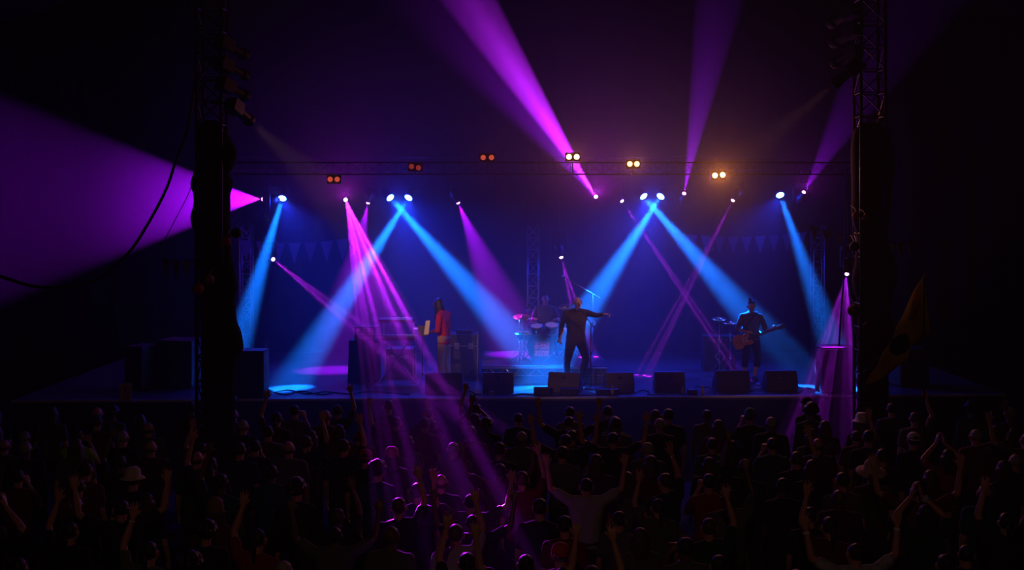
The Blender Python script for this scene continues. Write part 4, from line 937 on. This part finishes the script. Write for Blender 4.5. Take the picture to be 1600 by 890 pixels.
floorcable([(1248,23.8,0),(1262,24.3,0),(1272,23.9,0),(1285,23.7,0)], 'black cable crossing the blue floor patch near the right cabinet')
floorcable([(722,23.6,0),(735,23.8,.02),(742,23.6,0),(752,23.5,0)], 'black cable left of the leftmost lit monitor')
def speaker_cab(px0, px1, py_top, D, label, depth=.6, yaw=0, horns=1, z=SZ):
    x0, x1 = xa(px0, D), xa(px1, D); w = x1-x0; h = P(0, py_top, D).z-z
    t = thing('speaker_cabinet', label, 'speaker cabinet', ((x0+x1)/2, D+depth/2, z), yaw)
    bm = BM(); a_box(bm, (-w/2, -depth/2, .02), (w/2, depth/2, h)); obj('cabinet', bm, M['cab'], t, bevel=.015)
    bm = BM(); a_box(bm, (-w/2+.035, -depth/2-.012, .06), (w/2-.035, -depth/2-.001, h-.04)); obj('grille', bm, M['grille'], t, bevel=.004)
    for s in (1, -1):
        bm = BM(); a_box(bm, (s*w/2-.006, -.08, h*.55), (s*w/2+.006, .08, h*.66)); obj('handle', bm, M['rubber'], t)
        for j in (1, -1):
            bm = BM(); a_lathe(bm, [(0, 0), (.03, 0), (.03, .022), (0, .022)], 10, Matrix.Translation((s*(w/2-.06), j*(depth/2-.06), 0))); obj('foot', bm, M['rubber'], t)
    return t
speaker_cab(367, 412, 548, 23.15, 'black speaker cabinet standing right of the left tower', .5)
speaker_cab(1284, 1338, 542, 23.65, 'black speaker cabinet with its top lit pink, beside the right tower', .55)
speaker_cab(246, 309, 532, 24.4, 'wide black speaker cabinet in the dark left of the left tower', .7, -.25)
speaker_cab(198, 229, 541, 24.1, 'narrow black speaker cabinet nearest the warning sign', .6, -.25)
speaker_cab(1400, 1450, 545, 24.6, 'black speaker cabinet in the dark right of the right tower', .6, .2)
# warning sign on the stage edge
c = P(196, 613, 22.78); t = thing('warning_sign', 'white warning sign with a red prohibition ring at the left stage edge', 'sign', c, 0)
bm = BM(); a_box(bm, (-.115, 0, -.175), (.115, .008, .175)); pn = obj('panel', bm, mat('sign_white', (.5,.5,.5), .6), t, bevel=.003)
bm = BM(); a_lathe(bm, [(.080, .002), (.100, .002), (.100, .006), (.080, .006), (.080, .002)], 32, Matrix.Translation((0, 0, .060)) @ RX); obj('red_ring', bm, M['signred'], pn)
bm = BM(); a_box(bm, (-.085, -.006, -.008), (.085, -.002, .008), mtx=Matrix.Translation((0, 0, .06)) @ Matrix.Rotation(.78, 4, 'Y')); obj('red_bar', bm, M['signred'], pn)
bm = BM(); a_box(bm, (-.018, -.004, .03), (.018, -.001, .09)); a_box(bm, (-.045, -.004, .045), (.045, -.001, .058)); a_box(bm, (-.02, -.004, .01), (-.008, -.001, .04)); a_box(bm, (.008, -.004, .01), (.02, -.001, .04)); a_ball(bm, (0, -.002, .105), (.014, .003, .014), 2); obj('black_figure', bm, M['signblk'], pn)
for i, (a, b) in enumerate(((-.09, .09), (-.085, .08), (-.09, .085))):
    bm = BM(); a_box(bm, (a, -.004, -.075-.030*i), (b, -.001, -.060-.030*i)); obj('text_line', bm, M['signred'], pn)
for s in (1, -1):
    bm = BM(); a_box(bm, (s*.08-.01, .008, .10), (s*.08+.01, front(c.x)-22.78+.0, .125)); obj('bracket', bm, M['black'], t)

# ------------------------------------------------------------------ the crowd
UP_R = dict(shR=V(.20, 0, 1.45), elR=V(.27, .10, 1.66), wrR=V(.20, .16, 1.90), hdR=V(-.1, .1, 1), hnR=V(0, 1, 0), cuR=.12)
UP_L = dict(shL=V(-.20, 0, 1.45), elL=V(-.27, .10, 1.66), wrL=V(-.20, .16, 1.90), hdL=V(.1, .1, 1), hnL=V(0, 1, 0), cuL=.1)
WIDE_R = dict(shR=V(.20, 0, 1.45), elR=V(.42, .06, 1.58), wrR=V(.46, .10, 1.84), hdR=V(.1, .1, 1), hnR=V(0, 1, 0), cuR=.1)
WIDE_L = dict(shL=V(-.20, 0, 1.45), elL=V(-.42, .06, 1.58), wrL=V(-.46, .10, 1.84), hdL=V(-.1, .1, 1), hnL=V(0, 1, 0), cuL=.1)
CLAP = dict(shR=V(.19, 0, 1.43), elR=V(.27, .20, 1.55), wrR=V(.06, .30, 1.74), hdR=V(-.25, .1, 1), hnR=V(-1, 0, -.2), cuR=.1, shL=V(-.19, 0, 1.43), elL=V(-.27, .20, 1.55), wrL=V(-.06, .30, 1.74), hdL=V(.25, .1, 1), hnL=V(1, 0, -.2), cuL=.1)
PHONE = dict(elR=V(.25, .16, 1.22), wrR=V(.07, .34, 1.47), hdR=V(-.3, .3, 1), hnR=V(-.6, .6, 0), cuR=.7, elL=V(-.25, .16, 1.22), wrL=V(-.07, .34, 1.47), hdL=V(.3, .3, 1), hnL=V(.6, .6, 0), cuL=.7)
BEHIND = dict(shR=V(.20, 0, 1.45), elR=V(.44, .0, 1.55), wrR=V(.16, -.12, 1.62), hdR=V(-1, .05, .1), hnR=V(0, 1, 0), cuR=.3)
BENT_R = dict(shR=V(.20, 0, 1.44), elR=V(.48, .08, 1.50), wrR=V(.28, .16, 1.68), hdR=V(-1, .1, .2), hnR=V(-.2, .9, 0), cuR=.6)
SPECS = {   # name: pose, hair, hair material, sleeves, extra, thickness, words for the label
 'quiet_short': (dict(), 'short', 'hair', 'short', 1.0, 'short dark hair'),
 'quiet_long': (dict(), 'long', 'hair_br', 'short', .88, 'long brown hair'),
 'quiet_grey': (dict(), 'cropped', 'hair_gr', 'long', 1.12, 'cropped grey hair'),
 'quiet_curly': (dict(), 'curly', 'hair', 'long', .95, 'bushy curly hair'),
 'quiet_bald': (dict(), 'fringe', 'hair_br', 'short', 1.15, 'bald crown'),
 'up_right': (UP_R, 'short', 'hair_br', 'short', 1.0, 'right hand up'),
 'up_left': (UP_L, 'ponytail', 'hair', 'short', .9, 'ponytail, hand up'),
 'up_both': ({**WIDE_R, **WIDE_L}, 'cropped', 'hair', 'short', 1.0, 'arms raised wide'),
 'clapping': (CLAP, 'long', 'hair', 'short', .9, 'hands clapping overhead'),
 'phone': (PHONE, 'short', 'hair', 'short', 1.0, 'hands by the face'),
}
def cls(D): return 0
BASE = {}
for k, (pose, hr, hm_, sl, fat, lab) in SPECS.items():
    b = person('person', dict(pose, fat=fat), voxel=.0125 if k.startswith('quiet') else .0082, hair=hr, hairm=hm_, sleeves=sl, face=True, dec=.6 if k.startswith('quiet') else .35, bottom='jeans_dark')
    BASE[k] = b
TREES = {k: tree_of(b) for k, b in BASE.items()}
used = set()
taken = []
def put(k, x, y, rz, sc, top=None, skin=None, label=None, group=None):
    src = BASE[k]
    if k in used: o = copy_tree(src, None, TREES[k])
    else: o = src; used.add(k)
    o.location = (x, y, 0); o.rotation_euler = (0, 0, rz); o.scale = (sc, sc, sc)
    if top is not None:
        for c in kids_of(o):
            if c.name.startswith('shirt'): c.material_slots[0].link = 'OBJECT'; c.material_slots[0].material = top
    if skin: o.material_slots[0].link = 'OBJECT'; o.material_slots[0].material = skin
    tag(o, label, 'person', group); taken.append((x, y)); return o
_last = []
def kids_of(o):
    return [c for c in list(COL.objects)[-14:] if c.parent == o] or [c for c in COL.objects if c.parent == o]
def headpos(px, py, sc=1.0):               # where someone stands whose head shows at (px, py)
    s = (py-HOR)/(CAMH-1.60*sc); D = F/s; return (px-800)/s, D
def hp_of(o, x, y, z):                     # head-frame offset in the person's own space
    c, s, f, u = [Vector(v) for v in o['_hp']]; return c+s*x+f*y+u*z
def accessory(o, name, bm, m, smooth=True):
    a = obj(name, bm, m, o, smooth=smooth); return a
def hat_brim(o, m, r=.17, h=.11, name='sun_hat', tilt=0):
    bm = BM(); c = hp_of(o, 0, -.02, .055); a_lathe(bm, [(r, -.012), (r*.8, .004), (.098, .010), (.092, h*.75), (.060, h+.008), (0, h+.012), (0, h), (.05, h-.004), (.086, h*.7), (.092, .0), (r, -.018), (r, -.012)], 26, Matrix.Translation(c) @ Matrix.Rotation(tilt, 4, 'X'))
    return accessory(o, name, bm, m)
def beanie(o, m, h=.13, name='knit_hat'):
    bm = BM(); c = hp_of(o, 0, -.025, .02); a_lathe(bm, [(.088, -.02), (.094, .0), (.093, .04), (.080, h*.75), (.045, h), (0, h+.008)], 24, Matrix.Translation(c)); return accessory(o, name, bm, m)
def cap(o, m, back=False, name='baseball_cap'):
    bm = BM(); c = hp_of(o, 0, -.02, .04); a_lathe(bm, [(.088, 0), (.088, .03), (.070, .075), (.035, .095), (0, .10)], 24, Matrix.Translation(c))
    s = -1 if back else 1; a_prism(bm, [(-.07, s*.06), (-.055, s*.13), (0, s*.155), (.055, s*.13), (.07, s*.06)], c.z-.002, c.z+.008, 'Z', Matrix.Translation((c.x, c.y, 0)))
    return accessory(o, name, bm, m)
def band(o, S_, m, name='wristband', r=.030, w=.012):
    a = None; p = dict(DEF); p.update(SPECS[o['_k']][0]); wv_ = Vector(p['wr'+S_]); e = Vector(p['el'+S_]); d = (wv_-e).normalized()
    bm = BM(); a_tube(bm, [wv_-d*(.02+w), wv_-d*.02], r, 14); return accessory(o, name, bm, m)
def featured(k, px, py, label, sc=1.0, rz=0, top=None, skin=None):
    x, D = headpos(px, py, sc); o = put(k, x, D, rz, sc, top, skin, label); o['_k'] = k; return o
T = {m.name[4:]: m for m in TOPS}
f_ = featured('quiet_short', 207, 752, 'person in a pale round sun hat below the warning sign', top=T['navy']); hat_brim(f_, M['hat_pale'], .15)
f_ = featured('quiet_curly', 463, 768, 'person wearing a knit hat with pale spiral stripes', top=T['black']); beanie(f_, M['hat_stripe'], .15)
f_ = featured('quiet_long', 336, 800, 'person in a brown knit hat near the foot of the left tower', top=T['maroon']); beanie(f_, M['hat_brown'], .14)
f_ = featured('quiet_bald', 689, 756, 'bald person whose crown shines magenta, left of the raised watch hand', top=T['black'])
f_ = featured('quiet_short', 652, 771, 'person with short hair rimmed pink just left of the shining bald crown', top=T['navy'])
f_ = featured('up_both', 619, 662, 'person nearest the magenta shafts with both arms thrown up', top=T['black'], rz=-.2)
f_ = featured('quiet_short', 663, 664, 'person with short hair outlined blue in the front row under the keyboards', top=T['maroon'])
f_ = featured('quiet_long', 612, 714, 'person in a pink head scarf lit by the magenta shafts', top=T['purple']); beanie(f_, M['hat_pink'], .12, 'head_scarf')
f_ = featured('quiet_short', 571, 718, 'person in a red cap left of the pink head scarf', top=T['black']); cap(f_, M['hat_red'], True)
f_ = featured('up_right', 816, 752, 'person in a dark red top holding up a hand with a shining watch', sc=1.0, top=T['maroon']); band(f_, 'R', M['chrome'], 'wristwatch')
f_ = featured('up_right', 712, 838, 'person in a white shirt stretching the right hand high with spread fingers', top=T['white'])
f_ = featured('up_both', 916, 762, 'person with cropped hair in a white shirt, both arms raised wide', top=T['white'])
BASE_B = None
f_ = featured('quiet_grey', 1012, 704, 'grey-haired person standing right of the arms-wide pair of spectators', top=T['grey'])
f_ = featured('up_right', 1040, 755, 'person with a watch on the right wrist raised beside the grey-haired head', top=T['green'], rz=.5); band(f_, 'R', M['chrome'], 'wristwatch')
f_ = featured('phone', 1108, 756, 'person with hands cupped by the face right of the green-shirted raised arm', top=T['red'])
f_ = featured('quiet_short', 1362, 742, 'person in a wide straw cowboy hat below the right tower', top=T['brown']); hat_brim(f_, M['straw'], .19, .13, 'cowboy_hat', .25)
f_ = featured('quiet_long', 1347, 662, 'person in a drooping white sun hat in front of the right tower', top=T['navy']); hat_brim(f_, M['hat_white'], .15)
f_ = featured('quiet_short', 1428, 690, 'person in a white baseball cap right of the right tower', top=T['black']); cap(f_, M['hat_white'], True)
f_ = featured('clapping', 1447, 806, 'person clapping with a blue patterned bandana tied round one wrist', top=T['green']); band(f_, 'R', M['bandblue'], 'bandana', .042, .05)
f_ = featured('up_both', 1338, 868, 'nearest person by the right tower, pale patterned shirt and wristbands', top=M['pattern'], rz=.15); band(f_, 'R', M['hat_white'], 'wristband', .031, .03); band(f_, 'L', M['hat_white'], 'wristband', .031, .03)
f_ = featured('up_left', 1297, 826, 'person stretching the left hand up beside the patterned shirt', top=T['maroon'])
f_ = featured('clapping', 1482, 716, 'person in a bright red top clapping overhead', top=T['red'])
f_ = featured('quiet_short', 1262, 634, 'capped silhouette against the magenta rays beside the right speaker cabinet', top=T['black'], rz=.5, sc=1.05); cap(f_, M['cloth_blk'])
f_ = featured('phone', 1172, 652, 'person in a teal knit hat in the front row holding hands up', top=T['navy']); beanie(f_, M['hat_teal'], .13)
f_ = featured('up_left', 402, 846, 'person in a red top with the left arm up in the near left rows', top=T['red'], rz=-.1)
f_ = featured('phone', 120, 684, 'steward in a yellow-green high-visibility vest at the far left', top=M['hivis'])
f_ = featured('up_right', 925, 905, 'nearest person in the middle, only raised fingers and head top showing', top=T['black'])
f_ = featured('up_both', 822, 886, 'near person with two bare forearms raised, left of the nearest raised fingers', top=T['navy'])
f_ = featured('quiet_grey', 876, 870, 'person in a dark red cap between the near raised forearms and fingers', top=T['maroon']); cap(f_, M['hat_red'], True)
f_ = featured('up_left', 232, 866, 'near person at left with one bare hand and a wristband raised', top=T['grey']); band(f_, 'L', M['hat_white'])
f_ = featured('up_right', 1245, 720, 'person with a small yellow wristband on a raised right arm', top=T['black']); band(f_, 'R', M['yellow'])
f_ = featured('up_left', 730, 884, 'near person with an orange wristband on the raised left arm', top=T['black']); band(f_, 'L', M['orange'])
# the rest, row by row
R = random.Random(21)
zonex = [(-99, 420, 'left of stage'), (420, 740, 'below the keyboards'), (740, 1000, 'below the singer'), (1000, 1300, 'below the guitarist'), (1300, 9999, 'right of stage')]
zoney = [(17.2, 'front rows'), (13.9, 'middle rows'), (0, 'near rows')]
weights = [('quiet_short', 24), ('quiet_long', 16), ('quiet_grey', 9), ('quiet_curly', 9), ('quiet_bald', 8), ('up_right', 8), ('up_left', 7), ('up_both', 6), ('clapping', 6), ('phone', 6)]
bag = [k for k, w in weights for _ in range(w)]
D = 19.7; nn = 0; rest = {}
while D > 10.5:
    half = 820/F*D; x = -half+R.uniform(0, .5)
    while x < half:
        xx = x+R.uniform(-.09, .09); yy = D+R.uniform(-.16, .16); px = 800+F*xx/yy
        tow = min((Vector((xx, yy))-Vector(c)).length for c in ((TL[1], 19.0), (TR[1], 21.0)))
        edge = abs(px-800) > 640
        if tow > .62 and all((xx-a)**2+(yy-b)**2 > .40 for a, b in taken) and nn < 262 and not (edge and R.random() < .25):
            k = R.choice(bag); z1 = next(z[2] for z in zonex if z[0] <= px < z[1]); z2 = next(z[1] for z in zoney if yy > z[0])
            tp_ = R.choice(TOPS[:7]+TOPS[:3]+[TOPS[9]]); skin = R.choice([None, None, None, M['skin_b']])
            lab = 'person in %s top with %s, %s %s' % (tp_.name[4:], SPECS[k][5], z2, z1)
            o_ = put(k, xx, yy, R.uniform(-.25, .25)-xx*.02, R.uniform(.93, 1.05), tp_, skin, lab, 'spectators in the %s %s' % (z2, z1)); rest.setdefault(lab, []).append((px, o_)); nn += 1
        x += R.uniform(.60, .86)
    D -= .66
for lab, it in rest.items():               # same look in the same zone: say which one by its place among them
    if len(it) > 1:
        it.sort(key=lambda q: q[0])
        for i, (px, o_) in enumerate(it):
            o_['label'] = lab+', '+('leftmost' if i == 0 else 'rightmost' if i == len(it)-1 else 'middle one' if len(it) == 3 else ['', 'second', 'third', 'fourth', 'fifth'][min(i, 4)]+' from left')
for i in range(len(taken)):
    for j in range(i):
        if (Vector(taken[i])-Vector(taken[j])).length < .45: print('CLOSE', i, j, [round(800+F*q[0]/q[1]) for q in (taken[i], taken[j])], [round(q[1], 1) for q in (taken[i], taken[j])])
print('crowd', nn, len(taken))
# flag on its pole
fb = P(1444, 560, 16.6); t = thing('flag', 'long olive yellow flag with rusty patches held up beside the right tower', 'flag', (fb.x, 16.6, 0))
ztop = P(0, 426, 16.6).z
bm = BM(); a_tube(bm, [(0, 0, 1.3), (0, 0, ztop)], .014, 8); obj('pole', bm, M['black'], t)
def flagpiece(name, pts, m, off=0, parent=None):
    bm = BM(); P_ = [P(a, b, 16.6)-V(fb.x, 16.6, 0) for a, b in pts]; c = sum(P_, V(0, 0, 0))/len(P_)
    n = 26; x0 = min(p.x for p in P_); x1 = max(p.x for p in P_); z0 = min(p.z for p in P_); z1 = max(p.z for p in P_)
    def inside(x, z):
        k = False
        for i in range(len(P_)):
            a, b = P_[i], P_[i-1]
            if (a.z > z) != (b.z > z) and x < (b.x-a.x)*(z-a.z)/(b.z-a.z)+a.x: k = not k
        return k
    vs = [bm.verts.new(p) for p in P_]; f = bm.faces.new(vs)
    bmesh.ops.triangulate(bm, faces=[f]); bmesh.ops.subdivide_edges(bm, edges=bm.edges[:], cuts=5, use_grid_fill=True)
    for v in bm.verts: v.co.y = off+.07*math.sin(v.co.x*9+v.co.z*4)
    o = obj(name, bm, m, parent or t, smooth=True); s_ = o.modifiers.new('s', 'SOLIDIFY'); s_.thickness = .006; return o
fl = flagpiece('cloth', [(1444,428),(1450,470),(1457,523),(1437,529),(1421,537),(1419,562),(1400,577),(1376,590),(1352,602),(1358,585),(1378,556),(1396,533),(1400,508),(1414,480),(1430,455)], M['flagy'])
flagpiece('rust_patch', [(1441,440),(1440,480),(1428,495),(1415,500),(1424,478),(1433,455)], M['flagr'], -.012, fl)
flagpiece('dark_emblem', [(1396,530),(1404,522),(1414,520),(1419,528),(1420,540),(1414,551),(1403,556),(1394,552),(1391,541)], M['cloth_blk'], -.012, fl)
